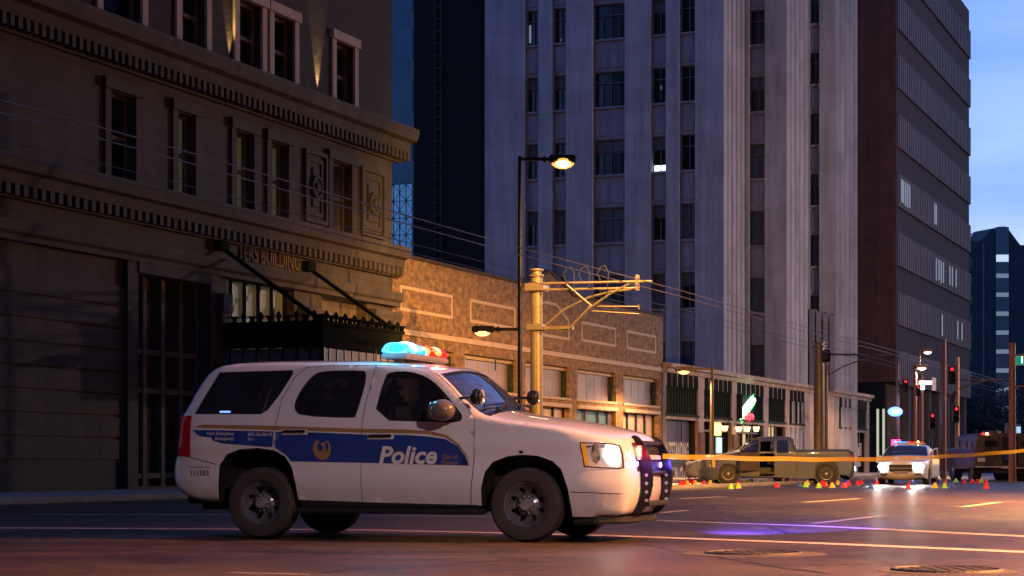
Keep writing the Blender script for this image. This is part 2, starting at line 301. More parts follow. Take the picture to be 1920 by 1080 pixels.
def split(mb, name, mat, parent=None, **k):      # one object for every separate piece of the mesh
    f = list(range(len(mb.v)))
    def find(i):
        while f[i] != i: f[i] = f[f[i]]; i = f[i]
        return i
    for q in mb.f:
        for j in q[1:]: f[find(j)] = find(q[0])
    groups = {}
    for q in mb.f: groups.setdefault(find(q[0]), []).append(q)
    out = []
    for fs in groups.values():
        ids = sorted({i for q in fs for i in q}); mp_ = {i: n for n, i in enumerate(ids)}; p = MB(); p.add([mb.v[i] for i in ids], [tuple(mp_[i] for i in q) for q in fs]); out.append(p.build(name, mat, parent, **k))
    return out
def tag(o, label=None, cat=None, group=None, kind=None):
    if label: o['label'] = label
    if cat: o['category'] = cat
    if group: o['group'] = group
    if kind: o['kind'] = kind
    return o
def thing(name, label, cat, loc=(0, 0, 0), rz=0, group=None):
    o = bpy.data.objects.new(name, None); C.objects.link(o); o.location = loc; o.rotation_euler = (0, 0, rz); o.empty_display_size = .3
    return tag(o, label, cat, group)
def sthing(name, label, cat, u, w, group=None):      # a thing in the street frame; its meshes are given in street coordinates
    o = thing(name, label, cat, s2w(u, w), ST_ROT, group); return o, (u, w, 0)
def copy_tree(o, parent=None):
    c = o.copy(); C.objects.link(c)
    if parent: c.parent = parent
    for ch in list(o.children): copy_tree(ch, c)
    return c
def light(name, kind, loc, energy, col, parent=None, **k):
    d = bpy.data.lights.new(name, kind); d.energy = energy; d.color = col
    for a, b in k.items():
        if a != 'to': setattr(d, a, b)
    o = bpy.data.objects.new(name, d); C.objects.link(o); o.location = loc
    if 'to' in k: o.rotation_euler = (Vector(k['to'])-Vector(loc)).to_track_quat('-Z', 'Y').to_euler()
    return o
def text_mesh(body, size, shear=0, bold=0, extr=0, sx=1, align='CENTER'):
    cu = bpy.data.curves.new('t', 'FONT'); cu.body = body; cu.size = size; cu.shear = shear; cu.offset = bold; cu.extrude = extr; cu.align_x = align; cu.resolution_u = 3
    ob = bpy.data.objects.new('t', cu); C.objects.link(ob); dg = bpy.context.evaluated_depsgraph_get(); me = ob.evaluated_get(dg).to_mesh()
    vs = [(v.co.x*sx, v.co.y, v.co.z) for v in me.vertices]; fs = [tuple(p.vertices) for p in me.polygons]
    ob.evaluated_get(dg).to_mesh_clear(); bpy.data.objects.remove(ob); bpy.data.curves.remove(cu); return vs, fs
def wall_text(mb, body, size, u, z, w, **k):      # text on a street wall, reads from the street (toward -w); away end of street is reader's right
    vs, fs = text_mesh(body, size, **k); mb.add([(u+x, w-t, z+y) for x, y, t in vs], fs)
# ------------------------------------------------------------------ ground
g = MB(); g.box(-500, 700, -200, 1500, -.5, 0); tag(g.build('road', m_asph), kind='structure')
mb = MB(); mb.box(30, 91, 22.8, 27.6, 0, .13); mb.box(91, 230, 23.4, 27.6, 0, .13)
o = mb.build('pavement', m_kerb, org=(30, 22.8, 0), bevel=.02); o.location = s2w(30, 22.8); o.rotation_euler.z = ST_ROT; tag(o, kind='structure')
def ribbon(pts, wd, z=.004):
    m = MB(); P = [Vector(gnd(*p)).to_3d() for p in pts]; L_, R2 = [], []
    for i, p in enumerate(P):
        d = (P[min(i+1, len(P)-1)]-P[max(i-1, 0)]).normalized(); n = Vector((-d.y, d.x, 0))*wd/2; L_.append(p+n); R2.append(p-n)
    vs = [(q.x, q.y, z) for q in L_]+[(q.x, q.y, z) for q in R2]; k = len(P)
    return m.add(vs, [(i, i+1, k+i+1, k+i) for i in range(k-1)])
for nm, pts, wd in (('stop_line', [(-60, 990), (330, 991.8), (680, 994), (930, 999.6), (1150, 1005), (1530, 1019), (1990, 1038.5)], .30),
                    ('stop_line', [(60, 965), (430, 965.5), (691, 966.4), (894, 969.5), (1220, 976), (1535, 987), (1990, 1009.5)], .30),
                    ('lane_dash', [(1526, 982), (1655, 967)], .16), ('lane_dash', [(1803, 951), (1872, 942)], .18), ('lane_dash', [(1508, 942), (1612, 935)], .18),
                    ('lane_dash', [(1275, 935.5), (1357, 931.5)], .18), ('lane_dash', [(1236, 962), (1290, 957)], .14), ('lane_line', [(428, 1074.5), (580, 1078)], .05)):
    tag(ribbon(pts, wd).build(nm, m_line), kind='structure')
m_tar = M('tar_seam', (.012, .011, .011), .35)
random.seed(21)
for a_, b_, wd in (((700, 1052), (1990, 1062), .035), ((1180, 1020), (1560, 1076), .03), ((300, 1030), (1100, 1046), .035), ((1250, 925), (1990, 938), .07), ((1600, 960), (1990, 985), .05), ((560, 1079), (960, 1052), .03), ((1330, 950), (1480, 1000), .04)):
    P0, P1 = Vector(gnd(*a_)), Vector(gnd(*b_)); n_ = 60; d_ = (P1-P0).normalized(); nn = Vector((-d_.y, d_.x)); off = 0; L1, L2_ = [], []
    for k in range(n_+1):
        off += random.uniform(-.035, .035); off *= .97; p = P0.lerp(P1, k/n_)+nn*off; w_ = wd*random.uniform(.4, 1.1)/2; L1.append((*(p+nn*w_), .0035)); L2_.append((*(p-nn*w_), .0035))
    m = MB(); m.add(L1+L2_, [(i, i+1, n_+2+i, n_+1+i) for i in range(n_)]); tag(m.build('tar_seam', m_tar), kind='structure')
# manholes
for i, (px, py, rr, lab) in enumerate(((1412, 1038.5, .42, 'round iron manhole cover in a worn concrete collar'), (1775, 1070.5, .40, 'shiny rimmed iron manhole cover nearest the camera'))):
    X, Y = gnd(px, py); t = thing('manhole_cover', lab, 'manhole cover', (X, Y, 0), 0, 'manhole covers in the road')
    a = MB(); a.lathe([(.001, .006), (.62 if i == 0 else .5, .006), (.64 if i == 0 else .52, .002)], ax='z', n=40); a.build('collar', m_sealc, t)
    b = MB(); b.lathe([(.001, .014), (rr-.05, .014), (rr-.045, .009), (rr-.03, .009), (rr-.02, .022), (rr, .022), (rr+.015, .007)], ax='z', n=48)
    for k in range(-3, 4):
        for j in range(-3, 4):
            if k*k+j*j < 11: b.box(k*.1-.03, k*.1+.03, j*.1-.03, j*.1+.03, .012, .02)
    b.build('cover', m_iron if i == 0 else m_iron, t)
# median kerb under the pickup
ua, ub = fac(1180, 900, 17.1)[0], fac(1545, 900, 17.1)[0]
t, og = sthing('median_kerb', 'low pale concrete kerb island in front of the grey pickup', 'kerb', ua, 17.1)
m = MB(); m.box(ua, ub, 17.1, 17.55, 0, .12); m.build('kerb_stone', m_kerb, t, bevel=.03, org=og)
# ------------------------------------------------------------------ wall helper
def wall(mb, u0, u1, z0, z1, w, holes, depth):      # street wall with rectangular openings and reveals
    us = sorted({u0, u1, *[h[0] for h in holes], *[h[1] for h in holes]}); zs = sorted({z0, z1, *[h[2] for h in holes], *[h[3] for h in holes]})
    us = [x for x in us if u0 <= x <= u1]; zs = [z for z in zs if z0 <= z <= z1]
    for i in range(len(us)-1):
        for j in range(len(zs)-1):
            cu, cz = (us[i]+us[i+1])/2, (zs[j]+zs[j+1])/2
            if any(h[0] < cu < h[1] and h[2] < cz < h[3] for h in holes): continue
            mb.add([(us[i], w, zs[j]), (us[i+1], w, zs[j]), (us[i+1], w, zs[j+1]), (us[i], w, zs[j+1])], [(0, 1, 2, 3)])
    for a, b, c, d in holes:
        mb.add([(a, w, c), (b, w, c), (b, w, d), (a, w, d), (a, w+depth, c), (b, w+depth, c), (b, w+depth, d), (a, w+depth, d)], [(0, 1, 5, 4), (1, 2, 6, 5), (2, 3, 7, 6), (3, 0, 4, 7)])
def rectp(x0, x1, yt, yb, w=27.3):                   # pixel rect: yt, yb read at the left edge x0
    u0, zt = fac(x0, yt, w); u1, _ = fac(x1, yt, w); _, zb = fac(x0, yb, w); return [u0, u1, zb, zt]
WF = 27.3
# ------------------------------------------------------------------ left corner building
uR = fac(735, 400)[0]; uL = 22.0
lb, lo = sthing('corner_building', 'ornate stone and dark brick corner building with an entrance canopy', 'building', uL, WF)
zc1t = fac(735, 243, WF)[1]; zc2t = fac(727, 463)[1]; zc2b = fac(735, 500)[1]
upw = [rectp(627.8, 661, 76, 197), rectp(511, 548.6, 23, 160), rectp(446, 487.5, -12, 137), rectp(337.5, 383, -55, 97), rectp(190, 262, -150, 20)]
midw = [rectp(621, 656, 300, 433), rectp(506, 537, 273, 404), rectp(440, 472, 255, 392), rectp(331, 362, 222, 355), rectp(205, 250, 190, 320)]
for q in midw: q[2], q[3] = fac(621, 433)[1], fac(621, 300)[1]
for q in upw: q[2], q[3] = fac(628, 197)[1], fac(628, 76)[1]
m = MB(); wall(m, uL, uR, zc1t-.4, 24, WF, upw, .35); m.add([(uR, WF, zc1t-.4), (uR, WF+20, zc1t-.4), (uR, WF+20, 24), (uR, WF, 24)], [(0, 1, 2, 3)]); m.box(uL, uR, WF+.3, WF+20, 23.8, 24.05)
m.box(uL-.02, uL+.3, WF+.01, WF+20, 0, 24)
m.build('upper_wall', m_brickd, lb, org=lo)
lw = rectp(425, 552, 521, 640); rec = rectp(603, 688, 547, 700); lw[3] = fac(425, 521)[1]; lw[2] = 3.4
dk = rectp(250, 385, 600, 868); dk[2], dk[3] = .2, 5.6
en = rectp(560, 594, 640, 860); en[2], en[3] = .15, 3.0
rec[2], rec[3] = 3.6, fac(603, 547)[1]
m = MB(); wall(m, uL, uR, 0, zc1t-.4, WF, midw+[lw, rec, dk], .4); m.add([(uR, WF, 0), (uR, WF+20, 0), (uR, WF+20, zc1t-.4), (uR, WF, zc1t-.4)], [(0, 1, 2, 3)])
# pilasters
for a, b in ((394, 424), (556, 600), (690, 733)):
    ua_, ub_ = fac(a, 600)[0], fac(b, 600)[0]; m.box(ua_, ub_, WF-.18, WF+.02, 0, 5.4)
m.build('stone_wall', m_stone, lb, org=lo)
for nm, hs, gm in (('upper_window', upw, m_wglass), ('middle_window', midw, m_green)):
    for i, (a, b, c, d) in enumerate(hs):
        gl = MB(); gl.add([(a, WF+.3, c), (b, WF+.3, c), (b, WF+.3, d), (a, WF+.3, d)], [(0, 1, 2, 3)])
        if nm == 'middle_window': gm = m_wblind if i in (0,) else (m_green if i in (1, 2, 3) else m_wglass)
        go = gl.build('window', gm, lb, org=lo); f = MB(); t_ = .09
        f.box(a, a+t_, WF+.2, WF+.29, c, d); f.box(b-t_, b, WF+.2, WF+.29, c, d); f.box(a+t_, b-t_, WF+.2, WF+.29, d-t_, d); f.box(a+t_, b-t_, WF+.2, WF+.29, c, c+t_); zm = (c+d)/2; f.box(a+t_, b-t_, WF+.19, WF+.28, zm-.05, zm+.05)
        f.build('window_frame', m_stone_d, go, org=lo)
        s_ = MB()      # stone surround and sill
        s_.box(a-.28, a-.02, WF-.08, WF+.0, c, d+.02); s_.box(b+.02, b+.28, WF-.08, WF, c, d+.02); s_.box(a-.34, b+.34, WF-.14, WF+0, d+.02, d+.3); s_.box(a-.34, b+.34, WF-.16, WF, c-.2, c-.001)
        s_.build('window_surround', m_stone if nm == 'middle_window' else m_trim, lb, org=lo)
# carved panels with medallions
for x0, x1 in ((569, 610), (675, 719)):
    a, b = fac(x0, 300)[0], fac(x1, 300)[0]; c, d = midw[0][2]+.1, midw[0][3]+.1; s_ = MB()
    for k, (e, dd) in enumerate(((0, .10), (.22, .05))):
        for q in ((a+e, b-e, c+e, c+e+.12), (a+e, b-e, d-e-.12, d-e), (a+e, a+e+.12, c+e+.12, d-e-.12), (b-e-.12, b-e, c+e+.12, d-e-.12)): s_.box(q[0], q[1], WF-dd, WF, q[2], q[3])
    s_.box(a+.5, b-.5, WF-.06, WF, c+.5, d-.5)
    s_.lathe([(.36, 0), (.34, -.08), (.26, -.08), (.25, -.03), (.14, -.03), (.12, -.1), (.001, -.11)], c=((a+b)/2, WF-.06, (c+d)/2), n=24)
    s_.build('medallion_panel', m_stone, lb, org=lo, smooth=True)
# cornices
def cornice(zt, h, pr, nm, dn=.32):
    m = MB(); e = uR+.05
    m.sweep_u([(WF, zt-h), (WF-.15, zt-h), (WF-.2, zt-h*.72), (WF-pr*.55, zt-h*.68), (WF-pr*.62, zt-h*.42), (WF-pr*.9, zt-h*.36), (WF-pr, zt-h*.12), (WF-pr, zt), (WF, zt+.05)], uL, e+pr*.45)
    m.build(nm, m_stone, lb, org=lo); d = MB(); u = uL+12
    while u < e+pr*.3: d.box(u, u+dn*.5, WF-pr*.56, WF-.16, zt-h*.95, zt-h*.685); u += dn
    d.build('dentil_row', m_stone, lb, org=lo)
cornice(zc1t, 1.05, .8, 'upper_cornice', .3); cornice(zc2t, .95, .55, 'lower_cornice', .34)
m = MB(); z1 = fac(727, 548)[1]; z2 = z1-.45
m.sweep_u([(WF, z2), (WF-.22, z2), (WF-.22, z2+.12), (WF-.3, z2+.2), (WF-.34, z2+.4), (WF-.34, z1), (WF, z1+.04)], uL, uR+.2)
m.sweep_u([(WF, z2-.5), (WF-.25, z2-.5), (WF-.3, z2-.3), (WF-.3, z2-.2), (WF, z2-.16)], fac(690, 500)[0], uR+.2)
for a in (394, 556, 693, 716):
    u = fac(a, 600)[0]; m.box(u, u+.5, WF-.42, WF-.18, z2-1.0, z2-.5, 1.0); m.box(u+.06, u+.44, WF-.33, WF-.18, z2-1.45, z2-1.0)
m.build('frieze_moulding', m_stone, lb, org=lo)
m = MB(); ut, zt = fac(504, 496); vs, fs = text_mesh('TERS BUILDING', .62, extr=.02, bold=.006)
xs = [v[0] for v in vs]; sc_ = (fac(562, 500)[0]-fac(447, 480)[0])/(max(xs)-min(xs)); m.add([(ut+x*sc_, WF-.03-t_, fac(504, 497)[1]+y) for x, y, t_ in vs], fs)
m.build('carved_lettering', m_carve, lb, org=lo)
# big lower window and recess
a, b, c, d = lw; gl = MB(); gl.add([(a, WF+.38, c), (b, WF+.38, c), (b, WF+.38, d), (a, WF+.38, d)], [(0, 1, 2, 3)]); go = gl.build('transom_window', m_green, lb, org=lo)
f = MB()
for k in range(6): u = a+(b-a)*k/5; f.box(u-.05, u+.05, WF+.25, WF+.37, c, d)
for k in (0, 1, 3): u = a+(b-a)*(k+.5)/5; f.box(u-.35, u+.35, WF+.27, WF+.36, c+(d-c)*.42, c+(d-c)*.42+.07)
f.build('window_frame', m_black, go, org=lo)
a, b, c, d = rec; gl = MB(); gl.box(a, b, WF+.38, WF+.42, c, d); gl.build('recess_panel', m_stone_d, lb, org=lo)
a, b, c, d = dk; gl = MB(); gl.box(a, b, WF+.38, WF+.42, c, d); gl.build('boarded_entrance', m_darkw, lb, org=lo); f = MB()
for k in range(5): u = a+(b-a)*k/4; f.box(u-.09, u+.09, WF+.22, WF+.37, c, d)
for z in (c+.2, 2.6, 3.6): f.box(a, b, WF+.24, WF+.36, z, z+.14)
f.build('door_frame', m_stone_d, lb, org=lo)
f = MB(); f.box(a-.5, a-.02, WF-.16, WF, .2, d+.3); f.box(b+.02, b+.5, WF-.16, WF, .2, d+.3); f.box(a-.02, b+.02, WF-.2, WF, d+.02, d+.5)
for k in range(8): z = .9+k*.55; f.box(uL, a-.52, WF-.05, WF, z, z+.49)
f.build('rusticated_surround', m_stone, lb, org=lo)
# uplights on the cornice
for px in (430, 595, 290):
    u = fac(px, 128)[0]; f = MB(); f.lathe([(.001, 0), (.09, 0), (.11, .18), (.09, .2), (.001, .17)], c=(u, WF-.12, zc1t+.02), ax='z', n=14); fo = f.build('uplight', m_black, lb, org=lo)
    p = s2w(u, WF-.09, zc1t+.22); q = s2w(u, WF-.0, zc1t+5)
    if px != 290: light('uplight_lamp', 'SPOT', p, 900 if px == 595 else 420, (1, .72, .28), spot_size=R_(34), spot_blend=.8, shadow_soft_size=.03, to=q)
# entrance canopy
uc0 = fac(407, 640)[0]; wc = frt(605, 640, uc0)[0]; k = (755-960)/F_; uc1 = wc/(SA-k*CA)*(k*SA+CA)
zb, zt = frt(605, 650, uc0)[1], frt(605, 600, uc0)[1]
cn, cor = sthing('entrance_canopy', 'black iron entrance canopy with a spiky crest hung from two rods', 'canopy', uc0, WF)
m = MB(); m.box(uc0, uc0+.1, wc, WF, zb, zt); m.box(uc0, uc1, wc, wc+.1, zb, zt); m.box(uc1-.1, uc1, wc, WF, zb, zt); m.box(uc0+.1, uc1-.1, wc+.1, WF, zb+.25, zb+.35)
for z in (zb, zt-.08): m.box(uc0-.05, uc0+.02, wc-.05, WF, z, z+.08); m.box(uc0-.05, uc1+.05, wc-.06, wc+.01, z, z+.08)
m.build('fascia', m_matte, cn, org=cor, bevel=.01)
def finial(m, p, s, k):
    if k % 2: m.lathe([(.001, 0), (.05*s, .02*s), (.03*s, .06*s), (.09*s, .14*s), (.06*s, .22*s), (.001, .3*s)], c=p, ax='z', n=8)
    else: m.box(p[0]-.05*s, p[0]+.05*s, p[1]-.05*s, p[1]+.05*s, p[2], p[2]+.12*s); m.box(p[0]-.1*s, p[0]+.1*s, p[1]-.1*s, p[1]+.1*s, p[2]+.12*s, p[2]+.17*s)
m = MB(); n_ = 12
for k in range(n_): finial(m, (uc0+.03, wc+(WF-wc)*k/n_, zt-.01), 1.0, k)
for k in range(19): finial(m, (uc0+(uc1-uc0)*k/18, wc+.03, zt-.01), 1.0, k)
m.build('crest', m_matte, cn, org=cor)
m = MB(); m2 = MB(); n_ = 8
for k in range(n_):
    a, b = wc+(WF-wc)*k/n_, wc+(WF-wc)*(k+1)/n_; m.box(uc0+.04, uc0+.06, a+.04, b-.04, zb-.75, zb-.02); m2.box(uc0+.02, uc0+.08, a-.03, a+.03, zb-.8, zb-.001)
for k in range(11):
    a, b = uc0+(uc1-uc0)*k/11, uc0+(uc1-uc0)*(k+1)/11; m.box(a+.04, b-.04, wc+.04, wc+.06, zb-.75, zb-.02); m2.box(a-.03, a+.03, wc+.02, wc+.08, zb-.8, zb-.001)
split(m, 'valance_panel', m_fro, cn, org=cor); m2.build('valance_frame', m_black, cn, org=cor)
m = MB(); ua_, za_ = fac(412, 463); m.tube((ua_, WF-.02, za_), (uc0+.15, wc+.2, zt+.05), .06); ub_, zb_ = fac(574, 500); m.tube((ub_, WF-.02, zb_), (uc1-.2, wc+.2, zt+.05), .06)
split(m, 'hanger_rod', m_matte, cn, org=cor)
m = MB(); m.box(ua_-.35, ua_+.15, WF-.25, WF-.001, za_-.12, za_+.15); m.box(ub_-.3, ub_+.2, WF-.25, WF-.001, zb_-.15, zb_+.15); split(m, 'rod_bracket', m_matte, cn, org=cor, bevel=.03)
# ------------------------------------------------------------------ tan brick building
bu0, bu1 = uR+.02, fac(1243, 600)[0]; zt = fac(1243, 590)[1]
bb, bo = sthing('brick_building', 'tan brick building with pale outlined panels above its windows', 'building', bu0, WF)
clr = [rectp(790, 851, 648, 726), rectp(871, 968, 661, 738), rectp(985, 1067, 680, 739), rectp(1082, 1155, 693, 744), rectp(1168.5, 1234, 706, 751)]
zct, zcb = fac(985, 678)[1], fac(985, 739)[1]
low = []
for q in clr: q[2], q[3] = zcb, zct; low.append([q[0], q[1], .55, zcb-.42])
m = MB(); wall(m, bu0, bu1, 0, zt-.12, WF, clr+low, .45)
# parapet with a low gable
gu0, gu1 = fac(985, 500)[0], fac(1075, 520)[0]; gm_ = (gu0+gu1)/2
par = [(bu0, zt-.12), (gu0, zt-.12), (gm_, zt+.75), (gu1, zt-.12), (bu1, zt-.12)]
m.add([(gu0, WF, zt-.12), (gu1, WF, zt-.12), (gm_, WF, zt+.6), (gu0, WF+.35, zt-.12), (gu1, WF+.35, zt-.12), (gm_, WF+.35, zt+.6)], [(0, 1, 2), (3, 5, 4), (0, 3, 4, 1)])
m.add([(bu1, WF, 0), (bu1, WF+18, 0), (bu1, WF+18, zt-.12), (bu1, WF, zt-.12)], [(0, 1, 2, 3)])
m.build('brick_wall', m_brick, bb, org=bo)
m = MB(); m.box(bu0, gu0, WF-.05, WF+.4, zt-.119, zt); m.box(gu1, bu1, WF-.05, WF+.4, zt-.119, zt)
for a, b in ((gu0, gm_), (gm_, gu1)):
    za, zb2 = (zt-.12, zt+.6) if a == gu0 else (zt+.6, zt-.12)
    m.add([(a, WF-.05, za), (b, WF-.05, zb2), (b, WF+.4, zb2), (a, WF+.4, za), (a, WF-.05, za+.14), (b, WF-.05, zb2+.14), (b, WF+.4, zb2+.14), (a, WF+.4, za+.14)], [(0, 1, 5, 4), (4, 5, 6, 7), (2, 3, 7, 6), (0, 3, 2, 1)])
m.build('coping', m_brickd, bb, org=bo)
m = MB(); m.box(bu0+.1, bu1-.05, WF+.5, WF+18, zt-.5, zt-.4); m.build('flat_roof', m_darkw, bb, org=bo)
zp1, zp0 = fac(750, 534)[1], fac(750, 582)[1]; tr = MB()
for x0, x1 in ((750, 848), (881, 966), (1090, 1154), (1174.5, 1229)):
    a, b = fac(x0, 550)[0], fac(x1, 550)[0]; t_ = .11
    for q in ((a, b, zp1-t_, zp1), (a, b, zp0, zp0+t_), (a, a+t_, zp0+t_, zp1-t_), (b-t_, b, zp0+t_, zp1-t_)): tr.box(q[0], q[1], WF-.02, WF+.01, q[2], q[3])
a, b = fac(994, 560)[0], fac(1066, 560)[0]; zz = zp1-.1; pk = zp1+.45
def obar(m, p, q, t=.11):
    p, q = Vector(p), Vector(q); d = (q-p).normalized(); n = Vector((-d.y, d.x))*t/2; P = [p+n, p-n, q-n, q+n]; m.prism([tuple(x) for x in P], 'y', WF-.02, WF+.01)
for p, q in (((a, zp0), (b, zp0)), ((a, zp0+.06), (a, zz)), ((b, zp0+.06), (b, zz)), ((a+.05, zz), ((a+b)/2-.7, pk)), (((a+b)/2-.65, pk), ((a+b)/2+.65, pk)), (((a+b)/2+.7, pk), (b-.05, zz))): obar(tr, p, q)
zs_ = fac(1240, 693)[1]; tr.box(bu0, bu1, WF-.05, WF+.01, zs_-.1, zs_+.08)
tr.build('stone_trim', m_trim, bb, org=bo)
for i, (a, b, c, d) in enumerate(clr):
    gl = MB(); gl.box(a, b, WF+.3, WF+.34, c, d); go = gl.build('clerestory_window', m_pane, bb, org=bo)
    f = MB(); n_ = 5
    for k in range(n_+1): u = a+(b-a)*k/n_; f.box(u-.02, u+.02, WF+.285, WF+.299, c, d)
    f.box(a, b, WF+.2, WF+.24, d-.14, d); f.box(a-.1, b+.1, WF-.06, WF+.28, c-.1, c-.001); f.build('window_frame', m_trim, go, org=bo); f = MB(); f.box(b-.22, b, WF+.12, WF+.24, c, d-.15); f.build('window_jamb', m_grille, go, org=bo)
    s_ = MB(); s_.box(a-.02, b+.02, WF-.12, WF+.2, c-.4, c-.25); s_.box(a, b, WF+.05, WF+.3, c-.24, c-.11); s_.build('lintel', m_trim, bb, org=bo, bevel=.02)
    a, b, c, d = low[i]; gl = MB()
    if i == 3:
        gl.box(a, b, WF+.3, WF+.34, c, d); go = gl.build('shop_window', m_teal, bb, org=bo); x = MB(); wall_text(x, 'OUTSTANDING', 1.25, (a+b)/2-.1, d-1.42, WF+.27, bold=.03, sx=(b-a)*.86/8.7); x.build('poster_lettering', m_ink, go, org=bo)
        f = MB()
        for k in (1, 2): u = a+(b-a)*k/3; f.box(u-.07, u+.07, WF+.2, WF+.26, d-.55, d)
        f.box(b-.5, b, WF+.2, WF+.29, c, d); f.build('window_frame', m_pur, go, org=bo)
    else:
        gl.box(a, b, WF+.3, WF+.34, d-1.9 if i == 4 else c, d); go = gl.build('shop_window', m_poster, bb, org=bo)
        if i == 4: x = MB(); x.box(a, b, WF+.3, WF+.34, c, d-1.9); x.build('crowd_poster', m_crowd, go, org=bo)
        f = MB()
        for k in range(5): u = a+(b-a)*k/4; f.box(u-.06, u+.06, WF+.2, WF+.29, c, d)
        f.build('window_frame', m_black, go, org=bo)
# ------------------------------------------------------------------ arcade storefront
au0, au1 = bu1+.02, fac(1630, 742)[0]; zt = fac(1243, 683)[1]
ab, ao = sthing('arcade_building', 'one storey cream arcade with green grilles and scalloped tops', 'building', au0, WF)
bays = [(1249, 1309, 6), (1320, 1372, 6), (1381, 1432, 6), (1441, 1473, 4), (1480, 1508, 4), (1573, 1596, 4), (1603, 1625, 4)]
H = []; zg1 = fac(1249, 722)[1]; zg0 = fac(1249, 775)[1]
for x0, x1, n_ in bays: a, b = fac(x0, 700)[0], fac(x1, 700)[0]; H += [[a, b, .15, zg0-.25], [a, b, zg0, zg1]]
m = MB(); wall(m, au0, au1, 0, zt, WF-.0, H, .4); m.add([(au1, WF, 0), (au1, WF+14, 0), (au1, WF+14, zt), (au1, WF, zt)], [(0, 1, 2, 3)])
m.build('arcade_wall', m_cream, ab, org=ao)
m = MB(); m.sweep_u([(WF, zt-.35), (WF-.08, zt-.33), (WF-.12, zt-.15), (WF-.28, zt-.1), (WF-.28, zt+.1), (WF+.3, zt+.1), (WF+.3, zt-.2)], au0, fac(1545, 700)[0]); m.sweep_u([(WF, zt-.35), (WF-.08, zt-.33), (WF-.12, zt-.15), (WF-.28, zt-.1), (WF-.28, zt+.1), (WF+.3, zt+.1), (WF+.3, zt-.2)], fac(1556, 700)[0], au1+.3)
m.build('cornice', m_cream, ab, org=ao)
m = MB(); m.box(au0+.1, au1-.1, WF+.45, WF+13.9, zt-.4, zt-.3); m.build('flat_roof', m_darkw, ab, org=ao)
for i, (x0, x1, n_) in enumerate(bays):
    a, b = fac(x0, 700)[0], fac(x1, 700)[0]; gr = MB(); lob = MB()
    if i != 2: gr.box(a, b, WF+.12, WF+.2, zg0, zg1)
    else:
        a2 = fac(1416, 700)[0]; gr.box(a2, b, WF+.12, WF+.2, zg0, zg1); gr.box(a, a2, WF+.3, WF+.34, zg0, zg1)
    for k in range(2*n_): u = a+(b-a)*(k+.5)/(2*n_); (gr.box(u-.045, u+.045, WF+.02, WF+.13, zg0, zg1+.05) if not (i == 2 and u < a2) else None)
    for k in range(n_):                     # small arched lobes above
        u = a+(b-a)*(k+.5)/n_; r = (b-a)/n_*.37
        pts = [(u-r, zg1-.02), (u+r, zg1-.02)]+[(u+r*math.cos(t), zg1+.42+1.25*r*math.sin(t)) for t in [math.pi*j/8 for j in range(9)]]
        lob.prism(pts, 'y', WF-.035, WF+.02)
    gr.box(a-.05, b+.05, WF-.06, WF+.1, zg0-.1, zg0+.02); go_ = gr.build('grille', m_grille, ab, org=ao); lob.build('scalloped_top', m_matte, go_, org=ao)
    c, d = .15, zg0-.25; gl = MB(); fm = MB()
    if i in (1, 2):
        gl.box(a, b, WF+.36, WF+.4, c, d); go = gl.build('doorway', m_wglass, ab, org=ao)
        for k in range(4): u = a+(b-a)*k/3; fm.box(u-.06, u+.06, WF+.2, WF+.34, c, d)
        fm.box(a, b, WF+.2, WF+.34, d-.5, d-.4); fm.build('door_frame', m_black, go, org=ao)
    else:
        gl.box(a, b, WF+.36, WF+.4, c, d); go = gl.build('shop_window', m_pur if i < 3 else m_wglass, ab, org=ao)
        x = MB()
        if i == 0:
            x.box(a+.5, b-.6, WF+.3, WF+.33, c+.3, d-1.0); x.build('poster', m_pur, go, org=ao); y = MB()
            wall_text(y, 'OUTSTANDING', 1.15, (a+b)/2-.1, d-1.9, WF+.27, bold=.03, sx=(b-a)*.74/8.0); wall_text(y, 'OUT IN CITY', 1.15, (a+b)/2-.1, d-3.1, WF+.27, bold=.03, sx=(b-a)*.74/7.2); y.build('poster_lettering', m_ink, go, org=ao)
            fm.box(a, b, WF+.2, WF+.26, d-2.08, d-1.98)
        else:
            x.box(a+.3, b-.3, WF+.3, WF+.33, d-1.6, d-.7); x.box(a+.4, b-.5, WF+.3, WF+.33, c+.4, d-2.0); x.build('poster', m_poster if i > 4 else m_pane, go, org=ao)
        u = a+(b-a)*.62; fm.box(u-.05, u+.05, WF+.2, WF+.26, d-1, d); fm.box(a, a+.2, WF+.15, WF+.3, c, d); fm.box(b-.2, b, WF+.15, WF+.3, c, d); fm.build('window_frame', m_black, go, org=ao)
m = MB()
for x in (1309, 1372): a = fac(x, 800)[0]; b = fac(x+10.5, 800)[0]; m.box(a+.05, b-.05, WF-.08, WF+.0, .0, 2.3)
split(m, 'pier_base', brick_mat('red_pier_brick', (.3, .12, .07), (.22, .09, .06), (.3, .2, .15)), ab, org=ao)
